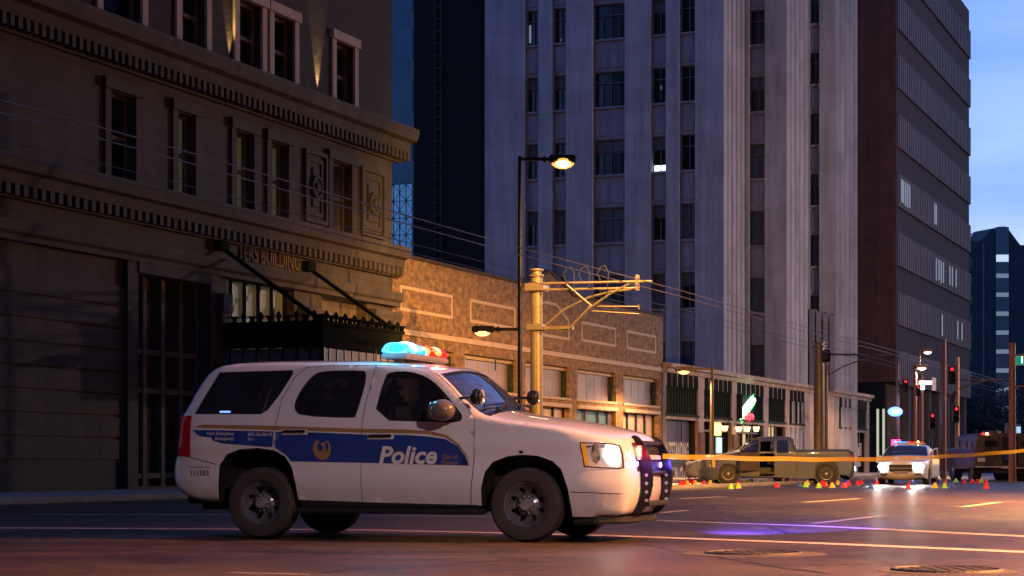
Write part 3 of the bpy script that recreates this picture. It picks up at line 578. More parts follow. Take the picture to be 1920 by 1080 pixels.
# neon sign
u0, u1 = fac(1382, 760)[0], fac(1415, 760)[0]
ns, no = sthing('neon_sign', 'hanging shop sign with a diagonal green and white neon bar over red', 'sign', u0, WF)
m = MB(); m.box(u0, u1, WF+.03, WF+.1, zg0+.02, zg1-.0); m.box(u0-.04, u0+.0, WF-.3, WF+.1, zg0, zg1); m.build('sign_board', m_grille, ns, org=no)
p, q = (fac(1385, 781)), (fac(1409, 750)); m = MB(); m.tube((p[0], WF-.05, p[1]), (q[0], WF-.05, q[1]), .2, 10); m.build('neon_bar', m_neon, ns, org=no, smooth=True)
m = MB(); m.tube((p[0]-.2, WF, p[1]-.15), (q[0]+.3, WF, q[1]+.3), .06, 8); m.tube((p[0]+.5, WF, p[1]-.3), (q[0]+.5, WF, q[1]-.2), .06, 8); m.build('neon_edge', m_neong, ns, org=no)
m = MB()
for x, y, r in ((1397, 782, .28), (1403, 779, .3), (1409, 782, .28), (1403, 785, .25)): c_ = fac(x, y); m.sphere((c_[0], WF-.02, c_[1]), r, 1.3, .3, .7)
m.build('red_neon_word', m_neonr, ns, org=no, smooth=True)
light('neon_lamp', 'POINT', s2w(p[0]+1.2, WF-.8, p[1]+.8), 14, (.3, 1, .4), shadow_soft_size=.3)
# lanterns and little lights under the arcade
for i, (x, y) in enumerate(((1359, 803), (1385, 804.5), (1401, 804.5), (1418, 804.5))):
    u, z = fac(x, y, WF-.25); lab = ['amber wall lantern beside the arcade pier with the yellow light', 'amber lantern first under the neon sign', 'amber lantern in the middle under the neon sign', 'amber lantern at the far side of the shop door'][i]
    t, og = sthing('wall_lantern', lab, 'lantern', u, WF, 'amber lanterns under the arcade')
    m = MB(); m.lathe([(.12, -.14), (.19, .12), (.001, .12)], c=(u, WF-.25, z), ax='z', n=8); m.build('lantern_glass', m_lant, t, org=og)
    m = MB(); m.lathe([(.22, .12), (.05, .25), (.001, .26)], c=(u, WF-.25, z), ax='z', n=8); m.box(u-.02, u+.02, WF-.25, WF+.3, z+.24, z+.28); m.build('lantern_cap', m_black, t, org=og)
for x, y, w_, h_, mm, lab in ((1345, 803.5, 1.1, .7, m_yelsign, 'bright yellow green light box over the arcade doorway'), (1347, 835, 1.0, .8, m_cool, 'cool blue lit display inside the arcade doorway')):
    u, z = fac(x, y, WF+.1); t, og = sthing('light_box', lab, 'light box', u, WF+.1); m = MB(); m.box(u-w_/2, u+w_/2, WF+.05, WF+.1, z-h_/2, z+h_/2); m.build('lit_face', mm, t, org=og)
    m = MB(); m.box(u-w_/2-.05, u+w_/2+.05, WF+.101, WF+.22, z-h_/2-.05, z+h_/2+.05); m.build('casing', m_black, t, org=og)
# ------------------------------------------------------------------ white tower
uA, uB, uC = 107.0, 111.7, 124.8; ZT = 47
def col(x0, x1, u): return frt(x1, 500, u)[0], frt(x0, 500, u)[0]
wA0, wA1 = frt(1357, 500, uA)[0], frt(909, 500, uA)[0]; wB = frt(1475, 500, uB)[0]; wC = frt(1568, 500, uC)[0]
tw, to = sthing('office_tower', 'pale stone office tower with tall piers and columns of windows', 'building', uA, wA0)
sill0 = 25.4-3.94*6; SP = 3.94; WH = 2.05
Pr = MB(); SPn = MB(); fl = [sill0+SP*i for i in range(0, 12)]
Pr.box(uA+.75, 131, wA0+.2, wA1, 0, ZT); Pr.box(uB+.75, uC+1, wC+1.8, wA0+.5, 0, ZT-.01); Pr.box(uC+.75, 131, wC+.3, wA0+1.2, 0, ZT-.02)
colsA = [col(984, 1009, uA), col(1035, 1061, uA), col(1111, 1171, uA), col(1220, 1248, uA), col(1274, 1303, uA)]
colsB = [col(1404, 1434, uB)]; colsC = [col(1517, 1536, uC)]
def face(u, w0, w1, cols):
    cs = sorted(cols); e = [w0]+[x for c in cs for x in c]+[w1]
    for k in range(0, len(e), 2): Pr.box(u, u+.8, e[k], e[k+1], 0, ZT-.003*u/100)
face(uA, wA0, wA1, colsA); face(uB, wB, wA0, colsB); face(uC, wC, frt(1514, 500, uC)[0], colsC)
win_proto = {}
def tower_window(u, a, b, z, lit=None, blind=0):
    g_ = MB(); g_.box(u+.62, u+.66, a, b, z, z+WH); mt = m_wglass if blind < .6 else m_wblind
    go = g_.build('window', mt, tw, org=to)
    f = MB(); n_ = 4 if b-a > 1.5 else 2; t_ = .055
    for k in range(n_+1): y = a+(b-a)*k/n_; f.box(u+.5, u+.6, y-t_/2, y+t_/2, z, z+WH-.65 if 0 < k < n_ and k != n_//2 else z+WH)
    if n_ == 2: pass
    f.box(u+.49, u+.59, a, b, z+WH-.68, z+WH-.62); f.box(u+.48, u+.6, a, b, z, z+.07); f.box(u+.48, u+.6, a, b, z+WH-.07, z+WH); f.build('window_frame', m_wframe, go, org=to)
    if .35 < blind < .6: x = MB(); x.box(u+.601, u+.618, a, b, z+WH*.62, z+WH); x.build('blind', m_wblind, go, org=to)
    if lit: x = MB(); x.box(u+.601, u+.618, a+(b-a)*lit[0], a+(b-a)*lit[1], z+WH*lit[2], z+WH*lit[3]); x.build('lit_pane', m_lit if len(lit) < 5 else m_litd, go, org=to)
random.seed(3)
for u, cols in ((uA, colsA), (uB, colsB), (uC, colsC)):
    for ci, (a, b) in enumerate(cols):
        wtot = b-a
        for fi, z in enumerate(fl):
            if z < 4 or z > 42: continue
            lit = None
            if u == uA and ci == 3 and fi == 4: lit = (0, .95, .02, .2)
            if u == uA and ci == 3 and fi == 5: lit = (.45, .58, .4, .52, 1)
            if u == uA and ci == 0 and fi == 6: lit = (.8, .95, .1, .62, 1)
            if u == uA and ci == 1 and fi == 6: lit = (.5, .62, .08, .15, 1)
            tower_window(u, a, b, z, lit, random.random()*.62 if fi > 3 else .45+random.random()*.3)
            # spandrel below the window
            SPn.box(u+.35, u+.75, a, b, z-(SP-WH), z-.12); SPn.box(u+.2, u+.75, a, b, z-.12, z)
            n_ = 2 if wtot > 1.5 else 1; pw = wtot/n_
            for k in range(n_): SPn.box(u+.29, u+.36, a+pw*k+.14, a+pw*(k+1)-.14, z-(SP-WH)+.22, z-.3)
        SPn.box(u+.34, u+.74, a, b, 0, 4)
split(Pr, 'pier', m_tower, tw, org=to); split(SPn, 'spandrel', m_towerp, tw, org=to)
fluted = MB()
def flutes(ua, ub, w, n_):
    fluted.box(ua+.05, ub-.02, w+.25, w+.9, 0, ZT-.02)
    for k in range(n_):
        u = ua+(ub-ua)*k/n_; d = (ub-ua)/n_; fluted.tube((u+d*.5, w+.26, 0), (u+d*.5, w+.26, ZT-.05), d*.36, 8); fluted.box(u-.04, u+.10, w+.08, w+.3, 0, ZT-.04)
flutes(uA+.8, uB, wA0, 4); flutes(uB+.8, 117.0, wB, 4); flutes(uC+.8, 131, wC, 4)
fluted.build('fluted_corner', m_tower, tw, org=to, smooth=True)
m = MB()      # curved stepped ornament over the recessed entry
for k in range(4):
    a = frt(1517+k*12.5, 600, uC-1)[0]; b = frt(1527+k*12.5, 600, uC-1)[0]; z = frt(1520, 580+k*4, uC-1)[1]
    m.box(uC-.9, uC-.1, b, a, 0, z); m.lathe([(abs(a-b)/2, -.4), (abs(a-b)/2, .4)], c=(uC-.5, (a+b)/2, z-.1), ax='x', n=12)
    for j in range(5): m.box(uC-1.0, uC-.88, b+.05, a-.05, z-.6-j*.35, z-.45-j*.35)
m.build('entry_ornament', m_towerp, tw, org=to)
# ------------------------------------------------------------------ dark neighbours behind
t, og = sthing('dark_office_block', 'almost black tower block standing left of the pale stone tower', 'building', 117, frt(912, 300, 117)[0])
a, b = frt(914, 300, 117)[0]-3, frt(776, 300, 117)[0]; m = MB(); m.box(117, 140, a, b, 0, 60); m.build('wall', m_darkw, t, org=og)
m = MB(); y = frt(817, 300, 117)[0]; m.box(116.85, 117.0, y-.05, y+.05, 0, 60); m.box(116.85, 117, y-.5, y-.42, 0, 60)
for k in range(70): m.box(116.86, 116.98, y-.42, y-.05, 1+k*.8, 1.08+k*.8)
m.build('service_ladder', m_blackp, t, org=og)
uG = 150; a, b = frt(790, 300, uG)[0], frt(690, 300, uG)[0]
t, og = sthing('glass_office_block', 'narrow blue glass block glimpsed between the corner building and dark tower', 'building', uG, a)
m = MB(); m.box(uG, uG+20, a, b, 0, 60); m.build('wall', m_blueg, t, org=og)
zb, zt_ = frt(750, 470, uG)[1]-3, frt(750, 346, uG)[1]; a2, b2 = frt(774.5, 300, uG)[0], frt(715, 300, uG)[0]
m = MB(); m.box(uG-.1, uG-.02, a2, b2, zb, zt_); m.build('sky_glow_pane', m_bluel, t, org=og)  # blue glow put into the pane for the sky in the glass
m = MB(); n1 = 5; n2 = 12
P = lambda i, j: (uG-.15, a2+(b2-a2)*i/n1, zb+(zt_-zb)*j/n2)
for i in range(n1+1): m.tube(P(i, 0), P(i, n2), .04, 5)
for i in range(n1):
    for j in range(0, n2): m.tube(P(i, j), P(i+1, j+1), .025, 4) if (i+j) % 2 else m.tube(P(i+1, j), P(i, j+1), .025, 4)
for j in range(0, n2+1, 2): m.tube(P(0, j), P(n1, j), .03, 4)
m.build('lattice', m_blackp, t, org=og)
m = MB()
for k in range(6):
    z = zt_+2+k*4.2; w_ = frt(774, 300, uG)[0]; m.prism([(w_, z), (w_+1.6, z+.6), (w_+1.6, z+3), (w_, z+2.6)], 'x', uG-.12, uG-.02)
split(m, 'faint_glow_pane', M('faint_glow_glass', (.02, .06, .14), .2, es=.03, ec=(.1, .3, .7)), t, org=og)  # faint blue glow stands in for sky reflection
# ------------------------------------------------------------------ brown slab building
uE0, uE1 = fac(1678, 500)[0], fac(1815, 500)[0]; ZE = 41.6
t, og = sthing('brown_office_slab', 'dark brown office building with pale ribbed window bands', 'building', uE0, WF)
m = MB(); m.box(uE0, uE1, WF, WF+12, 6.8, ZE); m.box(uE0+.5, uE1-.5, WF+.8, WF+11, 0, 6.81); m.build('wall', m_brown, t, org=og)
for k in range(9):
    z0 = 15.4-4.38*2+4.38*k; z1 = z0+2.45
    if z0 > ZE-1: break
    m = MB(); m.box(uE0+.25, uE1+.2, WF-.22, WF+.0, z0, min(z1, ZE-.1)); n_ = 44
    for j in range(n_): u = uE0+.25+(uE1-uE0-.1)*(j+.5)/n_; m.box(u-.07, u+.07, WF-.27, WF-.221, z0, min(z1, ZE-.1))
    wb = m.build('window_band', m_fin, t, org=og)
    lits = {2: [(1755, 1), (1760, .6), (1764, 1.2), (1768, .8), (1780, .5), (1785, .5), (1792, .3)], 1: [(1766, .9), (1795, .4), (1803, .3)], 3: [(1690, .7), (1693, .7), (1697, 1), (1701, 1), (1705, .8), (1752, .7), (1755, .6)]}.get(k, [])
    for x, s_ in lits: u = fac(x, 500, WF-.3)[0]; q = MB(); q.box(u-.12, u+.12, WF-.36, WF-.3, z0+.25+(1-min(1, s_))*.4, z1-.4); q.build('lit_slot', m_litd, wb, org=og)
    m = MB(); m.box(uE0, uE1+.1, WF-.08, WF-.001, z1, z1+1.92); m.build('spandrel_band', m_brownb, t, org=og)
m = MB()
for k in range(8): u = uE0+1+(uE1-uE0-3)*k/7; m.box(u, u+1.0, WF-.0, WF+.79, 0, 6.79)
split(m, 'ground_column', m_stone_d, t, org=og)
m = MB(); wq = frt(1628, 800, uE0)[0]; m.box(uE0+.3, uE0+.5, WF+.81, WF+11, 0, 6.79); m.build('lobby_glass', m_wglass, t, org=og)
m = MB()
for x in (1645, 1656): w_, z_ = frt(x, 800, uE0); m.box(uE0+.1, uE0+.2, w_-.08, w_+.08, .8, 4.8)
m.build('lit_strip', M('pale_green_strip', (.7, .8, .6), .4, es=.5, ec=(.7, .85, .6)), t, org=og)
# ------------------------------------------------------------------ far pointed tower
YF = 350.0
def wpt(px, py, Y=YF): v = at(px, py, Y); return v.x, v.z
x0 = wpt(1819, 500)[0]; t = thing('far_tower', 'distant bluish tower with a peaked roof and a lit stair column', 'building', (x0, YF, 0))
def fp(px, py): a, b = wpt(px, py); return (a, b)
sil = [(wpt(1819, 500)[0], 0), fp(1819.5, 452), fp(1842, 452), fp(1873, 424.7), fp(1887, 424.7), fp(1913, 459.4), fp(1960, 460), (wpt(1960, 460)[0], 0)]
m = MB(); m.prism(sil, 'y', YF, YF+25); m.build('wall', m_far, t, org=(x0, YF, 0))
m = MB(); m.prism([fp(1819.5, 451), fp(1832, 432), fp(1874, 424.2), fp(1842, 451)], 'y', YF+2, YF+24); m.build('roof', m_blueg, t, org=(x0, YF, 0))
m = MB(); m.box(wpt(1866.5, 0)[0], wpt(1891, 0)[0], YF-.3, YF-.01, 5, wpt(0, 426)[1]); m.box(wpt(1842, 0)[0], wpt(1845, 0)[0], YF-.2, YF-.02, 5, wpt(0, 455)[1])
m.build('stair_recess', m_blueg, t, org=(x0, YF, 0))
for k in range(9):
    z1 = wpt(0, 478+35.5*k)[1]; z0 = z1-(1.25 if k == 0 else .75); m = MB(); m.box(wpt(1867, 0)[0], wpt(1890, 0)[0], YF-.45, YF-.31, z0, z1); m.build('lit_landing', m_litd if k else M('landing_glow', (.8, .9, 1), .4, es=.7, ec=(.75, .9, .95)), t, org=(x0, YF, 0))
    m = MB(); m.box(wpt(1818.9, 0)[0], wpt(1824.5, 0)[0], YF-.1, YF-.01, wpt(0, 500+35.5*k)[1], wpt(0, 484+35.5*k)[1]); m.build('window', m_wglass, t, org=(x0, YF, 0))
# ------------------------------------------------------------------ trees
def tree(px, Y, h, r, lab, nl=1500):
    X = (px-960)/F_*Y; t = thing('tree', lab, 'tree', (X, Y, 0), 0, 'dark trees at the end of the street'); m = MB()
    m.path([(0, 0, 0), (.1, 0, h*.3), (0, .1, h*.55)], [.25, .2, .12])
    for k in range(6): a = k*1.05; m.path([(.05, 0, h*.3+k*.15), (r*.35*math.cos(a), r*.35*math.sin(a), h*.55), (r*.6*math.cos(a), r*.6*math.sin(a), h*.72)], [.1, .07, .03], 5)
    m.build('trunk', m_bark, t); m = MB(); cl_ = [(random.gauss(0, r*.45), random.gauss(0, r*.45), h*(.45+.5*random.random()), r*random.uniform(.2, .42)) for _ in range(22)]
    for _ in range(nl):
        c_ = random.choice(cl_); d = Vector((random.gauss(0, 1), random.gauss(0, 1), random.gauss(0, 1))).normalized()*c_[3]*random.random()**.4
        p = Vector(c_[:3])+d; a = Vector((random.gauss(0, 1), random.gauss(0, 1), random.gauss(0, 1))).normalized()*.22; b = a.orthogonal().normalized()*.12
        m.add([p-a, p+b, p+a, p-b], [(0, 1, 2, 3)])
    m.build('crown', m_leaf, t)
tree(1836, 205, 8.2, 3.6, 'dark tree just right of the brown building'); tree(1868, 215, 9.5, 4.2, 'tall dark tree below the lit stair column of the far tower'); tree(1912, 200, 8.8, 4.4, 'dark tree behind the green street sign'); tree(1955, 215, 9, 4, 'dark tree half out of frame at the right', 900); tree(1800, 230, 6.5, 3, 'low dark tree against the corner of the brown building')
mb = MB(); mb.box(44, 60, 240, 250, 0, 5); mb.prism([(43.5, 5), (60.5, 5), (60.5, 5.6), (43.5, 5.6)], 'y', 239.5, 250.5)
for k in range(5): mb.box(45+k*3, 46.6+k*3, 239.9, 240.01, 1, 3.6)
o = mb.build('low_building', M('far_brown_wall', (.10, .06, .04), .9, var=.2, vs=.3)); tag(o, 'low brown building beyond the armoured truck', 'building')
# ------------------------------------------------------------------ street lamps
def pole_lamp(name, lab, px, Y, ztop, arm, head, mat=m_black, lens=m_lens, r=.11, group='street lamps along the road', second=None, energy=0, col_=(1, .5, .12), loc=None, to=None, spot=165, blend=.3, soft=.12):
    X, Yp = ((px-960)/F_*Y, Y) if loc is None else loc
    t = thing(name, lab, 'street lamp', (X, Yp, 0), 0, group)
    m = MB(); m.tube((0, 0, 0), (0, 0, ztop), r, 12, r*.8); m.lathe([(r*1.9, 0), (r*1.9, .08), (r*1.2, .22), (r, .5)], ax='z', n=12); m.build('pole', mat, t, smooth=True)
    def hd(d, z, s, L_, ln):
        m = MB(); m.box(min(0, d[0]*L_), max(0, d[0]*L_), -.04, .04, z-.05, z+.04); m.build('arm', mat, t)
        hx = d[0]*(L_+.35*s); m = MB(); m.box(hx-.38*s, hx+.38*s, -.2*s, .2*s, z-.12*s, z+.1*s); m.box(hx-d[0]*.5*s-.05, hx-d[0]*.5*s+.05, -.08*s, .08*s, z-.1, z+.08); ho = m.build('lamp_head', mat, t, bevel=.03)
        m = MB(); m.sphere((hx+d[0]*.02, 0, z-.10*s), (.33 if ln is m_lens else .27)*s, 1, .75, .55, 16, 8); m.build('lamp_lens', ln, ho, smooth=True)
        if ln is m_lens: m = MB(); m.sphere((hx+d[0]*.02, -.16, z-.16*s), .19*s, 1.1, .6, .6, 12, 6); m.build('lamp_bulb', m_core, ho, smooth=True)
        return hx, z
    hx, z = hd(arm, ztop-.08, 1.0, abs(arm[1]), lens)
    if second: hd(second, second[2], .85, abs(second[1]), m_lens2)
    if energy:
        p = Vector((X+hx, Yp, z-.38)); light(name+'_light', 'SPOT', p, energy, col_, spot_size=R_(spot), spot_blend=blend, shadow_soft_size=soft, to=to or p-Vector((0, 0, 5)))
    return t
ZA = at(975, 293, 55.6).z
pole_lamp('street_lamp', 'tall black street lamp with a glowing orange head and a lower second lamp', 975, 55.6, ZA, (1, .85), None, energy=7500, second=(-1, .75, at(975, 617, 55.6).z), r=.075, to=Vector((4.5, 73, 1.0)), spot=140, blend=1.0)
X_, Y_ = (975-960)/F_*55.6, 55.6
light('lower_lamp_light', 'SPOT', (X_-1.1, Y_, at(975, 626, 55.6).z-.3), 330, (1, .55, .2), spot_size=R_(150), spot_blend=.4, shadow_soft_size=.1, to=(X_-4, Y_+6, 0))
pole_lamp('street_lamp', 'short brown street lamp in front of the arcade, arm to the left', 1335, 84, at(1335, 688, 84).z, (-1, .85), None, lens=m_lens2, mat=M('brown_pole_paint', (.10, .07, .045), .5), r=.085, energy=2600, col_=(1, .5, .22))
pole_lamp('street_lamp', 'red brown lamp post with an orange light far down the street', 1716, 118, at(1717, 684, 118).z, (1, .02), None, mat=m_pinkpole, lens=m_lensw, r=.13, energy=3500, col_=(1, .55, .3))
pole_lamp('street_lamp', 'thin far lamp post with the highest pale light', 1724, 135, at(1733, 655, 135).z, (1, .2), None, mat=m_pinkpole, lens=m_lensw, r=.07, energy=500, col_=(1, .7, .45))
pole_lamp('street_lamp', 'tall street lamp standing on the right outside the picture', 0, 0, 10, (-1, 1.6), None, loc=(15.6, 18.0), r=.1, energy=78000, col_=(1, .37, .12), to=Vector((11.0, 14, 0)), spot=135, blend=1.0)
pole_lamp('street_lamp', 'tall street lamp outside the picture on the far side of the junction', 0, 0, 10.5, (-1, 1.6), None, loc=(19.3, 38.5), r=.1, energy=108000, col_=(1, .43, .09), spot=177, blend=.12, soft=.3)
pole_lamp('street_lamp', 'added tall lamp outside the picture beyond the junction, brightening the pale tower', 0, 0, 11.0, (-1, 1.6), None, loc=(44.6, 95.3), r=.1, energy=26000, col_=(1, .66, .56), spot=180, blend=.0, soft=.3, to=Vector((0, 113, 18)))  # added unseen lamp, brightens the lower part of the pale tower
t = thing('light_cutoff_plate', 'added upright plate cutting the light of the lamp behind the camera', 'shield', (7.0, 2.5, 9.0)); m = MB(); m.box(-.9, .9, -.01, .01, -.12, .9); m.build('shield_plate', m_black, t)  # added unseen plate, keeps this lamp's spill off the left wall
t = thing('light_cutoff_plate', 'added three sided plate cutting the light of the lamp outside the picture', 'shield', (17.0, 38.5, 10.0)); m = MB()  # added unseen plates, limit the lamp's light to the brick front
m.box(-.66, -.64, -.9, .97, -.75, .35); m.box(-.66, 1.2, -.92, -.9, -.75, .35); m.box(.22, 1.6, .98, 1.0, -.75, .35); m.build('shield_plate', m_black, t)
pole_lamp('street_lamp', 'tall street lamp standing behind the camera on the right', 0, 0, 9.5, (-1, 1.6), None, loc=(9.0, 2.0), r=.1, energy=6600, col_=(1, .70, .66), to=Vector((3.2, 19.5, .8)), spot=52, blend=1.0, soft=.07)
# ------------------------------------------------------------------ catenary poles and wires
def catenary(px, Y, ztop, lab, r=.2, armL=3.25, full=True, mat=m_polepaint):
    X = (px-960)/F_*Y; t = thing('tram_wire_pole', lab, 'pole', (X, Y, 0), ST_ROT, 'poles carrying the tram wires')
    m = MB(); m.tube((0, 0, 0), (0, 0, ztop), r, 16, r*.93); m.lathe([(r*1.15, ztop-.02), (r*1.15, ztop+.05), (r*.8, ztop+.06), (r*.8, ztop+.16), (r*1.1, ztop+.17), (r*1.1, ztop+.22), (.001, ztop+.23)], ax='z', n=14); m.build('pole', mat, t, smooth=True)
    if full:
        z1 = ztop-.35; m = MB(); D = Vector((.0, -1, 0)); a = lambda s, z, e=0: (e, -s, z)
        m.tube(a(-.3, z1-.05, .15), a(armL, z1-.12, .0), .042); m.tube(a(-.25, z1+.13, 0), a(armL+.45, z1+.07, 0), .04); m.build('arm', mat, t)
        m = MB(); zb = z1-1.22
        m.path([a(.15, zb, .15), a(.9, zb+.55, .1), a(1.7, zb+.88, .05), a(2.4, zb+1.02, 0), a(armL-.2, z1-.15, 0)], .035)
        m.path([a(1.15, zb-.05, -.15), a(1.7, zb+.5, -.1), a(2.4, zb+.95, -.05), a(3.0, z1+.02, 0)], .032)
        m.path([a(1.0, z1+.05), a(1.8, zb+.6)], .03); m.build('brace', mat, t, smooth=True)
        m = MB(); m.box(-.24, .24, -.26, .26, zb-.1, zb+.1); m.box(-.08, .08, -1.2, -.2, zb-.1, zb+.02); m.box(-.27, .27, -.32, .3, z1-.12, z1+.12); m.box(-.05, .05, -armL-.06, -armL+.06, z1-.2, z1+.28); split(m, 'bracket', mat, t, bevel=.02)
        m = MB(); m.tube(a(1.7, z1-.62), a(armL+.1, z1-.68), .022); m.tube(a(1.75, z1-.76), a(armL+.05, z1-.9), .022)
        m.tube(a(armL+.05, z1-.76), a(armL+.05, z1-.62), .03); split(m, 'steady_arm', mat, t)
        m = MB()
        for s0 in (1.0, 1.5, 2.1): m.path([a(s0, z1+.1), a(s0-.12, z1+.35), a(s0-.02, z1+.55), a(s0+.12, z1+.6), a(s0+.24, z1+.4), a(s0+.2, z1-.1)], .016, 5)
        split(m, 'cable_loop', m_blackp, t)
    return t
catenary(1006, 60, at(1003, 512, 60).z-.1, 'yellow lit tram wire pole with a braced double arm, nearest the camera', r=.2)
t2 = catenary(1536, 92, at(1540, 650, 92).z, 'stout tram wire pole rising behind the grey pickup', r=.27, full=False)
m = MB(); m.lathe([(.3, -.15), (.3, .15)], c=(-.1, -.35, at(1540, 668, 92).z), ax='y', n=10); m.build('insulator', m_blackp, t2)
X2 = (1549-960)/F_*93; t = thing('mast_arm_pole', 'thin pole with a long pale arm reaching right over the street', 'pole', (X2, 93, 0)); s_ = 93/F_
m = MB(); m.tube((0, 0, 0), (0, 0, at(0, 655, 93).z), .1, 10); m.build('pole', m_polepaint, t)
m = MB(); zt_ = at(0, 666, 93).z; m.tube((0, 0, zt_+.05), ((1681-1549)*s_, .3, zt_), .05); m.path([(0, 0, zt_-1.0), (.9, 0, zt_-.5), (1.9, .1, zt_-.15), (2.9, .2, zt_)], .035); m.build('arm', m_polepaint, t)
# overhead wires
for py, w_, lab in ((459, 18.0, 'topmost overhead tram wire above the street'), (473, 18.1, 'second overhead tram wire, just under the topmost'), (503, 17.9, 'third overhead tram wire, thin and dark'), (518, 18.2, 'lowest overhead tram wire, thin and dark')):
    z_ = fac(973, py, w_)[1]; m = MB(); pts = []
    for k in range(41):
        u = 14+k*3.2; sag = .06*abs(math.sin((u-60)/32*math.pi)); pts.append((u, w_, z_-sag))
    m.path(pts, .014 if py < 480 else .009, 4); o = m.build('overhead_wire', m_polepaint if py < 480 else m_blackp, org=(14, w_, z_)); o.location = s2w(14, w_, z_); o.rotation_euler.z = ST_ROT; tag(o, lab, 'wire', 'tram wires over the street')
# ------------------------------------------------------------------ signals at the junction
def simple_pole(px, Y, ytop, r, mat, lab, name='signal_pole', cat='pole', group='poles at the far junction', zb=0):
    t = thing(name, lab, cat, ((px-960)/F_*Y, Y, 0), 0, group); m = MB(); m.tube((0, 0, zb), (0, 0, at(0, ytop, Y).z), r, 10, r*.85); m.build('pole', mat, t, smooth=True); return t
def S(px0, px1, Y): return (px1-px0)/F_*Y
def Z(py, Y): return HC-(py-HY)*Y/F_
def signal(t, dx, dy, z, lit, Y, s=1.0, name='signal_head', side=False):
    s *= .82
    m = MB(); m.box(dx-.2*s, dx+.2*s, dy-.15, dy+.1, z-.55*s, z+.55*s)
    for k in range(3): m.lathe([(.14*s, 0), (.15*s, -.2)], c=(dx, dy-.15, z+(.36-.36*k)*s), n=10)
    h = m.build(name, m_black, t); m = MB(); m.sphere((dx, dy-.17, z+.36*s), .10*s, 1, .4, 1, 10, 6); m.build('signal_lens', lit, h, smooth=True)
Y = 100; t = simple_pole(1683, Y, 680, .1, m_pinkpole, 'red brown pole carrying a blue flashing light and a red signal'); m = MB(); m.tube((0, 0, Z(740, Y)), (S(1683, 1696, Y), 0, Z(720, Y)), .03); m.build('arm', m_black, t)
signal(t, S(1683, 1697, Y), 0, Z(724, Y), m_sigred, Y, .8); m = MB(); m.sphere((S(1683, 1677, Y), -.2, Z(772, Y)), .31, 1.25, .6, .8, 14, 8); m.build('blue_beacon', M('beacon_blue', (.3, .5, 1), .3, es=3, ec=(.12, .28, 1)), t, smooth=True); m = MB(); m.sphere((S(1683, 1677, Y), -.33, Z(772, Y)), .13, 1.5, .5, .8, 12, 6); m.build('beacon_core', m_ecyan, t, smooth=True)
light('beacon_lamp', 'POINT', (S(960, 1677, Y), Y-1.0, Z(772, Y)), 60, (.2, .45, 1), shadow_soft_size=.3)
Y = 112; t = simple_pole(1728, Y, 700, .13, m_pinkpole, 'red brown signal pole with a lit white arm sign and two signals'); z = Z(718, Y)
m = MB(); m.box(0, S(1728, 1764, Y), -.05, .05, z-.08, z+.06); m.build('arm', m_polepaint, t); m = MB(); m.box(S(1728, 1722, Y), S(1728, 1747, Y), -.2, -.1, z-.1, z+.12); m.build('lit_sign', m_shin, t)
m = MB(); m.box(S(1728, 1746, Y), S(1728, 1753, Y), -.3, -.2, z-.45, z+.3); m.build('white_sign', m_signw, t)
m = MB(); m.box(S(1728, 1725, Y), S(1728, 1731.5, Y), -.35, -.15, Z(731, Y), Z(723, Y)); m.build('pedestrian_signal', m_siggrn, t); signal(t, S(1728, 1721, Y), 0, Z(733, Y), m_sigred, Y, .7)
Y = 96; t = simple_pole(1770, Y, 636, .13, m_pinkpole, 'tallest slim red pole at the junction, rising above the signals')
Y = 97.5; t = simple_pole(1765.5, Y, 655, .07, m_polepaint, 'thin pale pole standing close left of the tallest red pole'); 
Y = 98; t = simple_pole(1795, Y, 670, .12, M('orange_lit_pole', (.5, .28, .12), .5, var=.2, vs=2), 'orange lit pole carrying a curved arm and a red signal')
m = MB(); m.path([(S(1795, 1776, Y), 0, Z(747, Y)), (S(1795, 1795, Y), 0, Z(733, Y)), (S(1795, 1822, Y), 0, Z(720, Y)), (S(1795, 1850, Y), 0, Z(713, Y)), (S(1795, 1880, Y), 0, Z(713, Y))], .07); m.tube((S(1795, 1775, Y), 0, Z(712, Y)), (S(1795, 1880, Y), 0, Z(713, Y)), .04); m.build('arm', m_polepaint, t)
signal(t, S(1795, 1790, Y), -.2, Z(777, Y), m_sigred, Y, .9); signal(t, S(1795, 1782, Y), -.2, Z(704, Y), m_sigred, Y, 1.0)
Y = 104; t = simple_pole(1746, Y, 770, .06, m_black, 'low black signal post with a red light above the sedan'); signal(t, 0, -.15, Z(789, Y), m_sigred, Y, .9)
Y = 80; t = simple_pole(1898, Y, 643, .16, m_pinkpole, 'thick dark red pole holding the green street sign')
m = MB(); m.tube((0, 0, Z(668, Y)), (S(1898, 1990, Y), 0, Z(655, Y)), .05); m.tube((0, 0, Z(725, Y)), (S(1898, 1990, Y), 0, Z(722, Y)), .05); m.build('arm', m_pinkpole, t)
m = MB(); m.box(S(1898, 1901, Y), S(1898, 1975, Y), -.25, -.22, Z(685.5, Y), Z(667.5, Y)); g_ = m.build('street_sign', m_signw, t); m = MB(); m.box(S(1898, 1902, Y), S(1898, 1974, Y), -.26, -.251, Z(684.5, Y), Z(668.5, Y)); m.build('sign_face', m_signg, g_)
m = MB(); vs, fs = text_mesh('1st St', .36, bold=.008, align='LEFT'); m.add([(S(1898, 1909, Y)+x, -.265, Z(681, Y)+y) for x, y, q in vs], fs); m.build('sign_lettering', m_siggrn, g_)
t = thing('pink_lit_sign', 'small square pink glowing sign above the police sedan', 'sign', (S(960, 1680, 90), 90, 0)); m = MB(); m.box(-.22, .22, -.05, .05, Z(837, 90), Z(824, 90)); m.build('sign_face', m_pink, t, bevel=.02); m = MB(); m.tube((0, .08, 0), (0, .08, Z(826, 90)), .03); m.build('post', m_black, t)
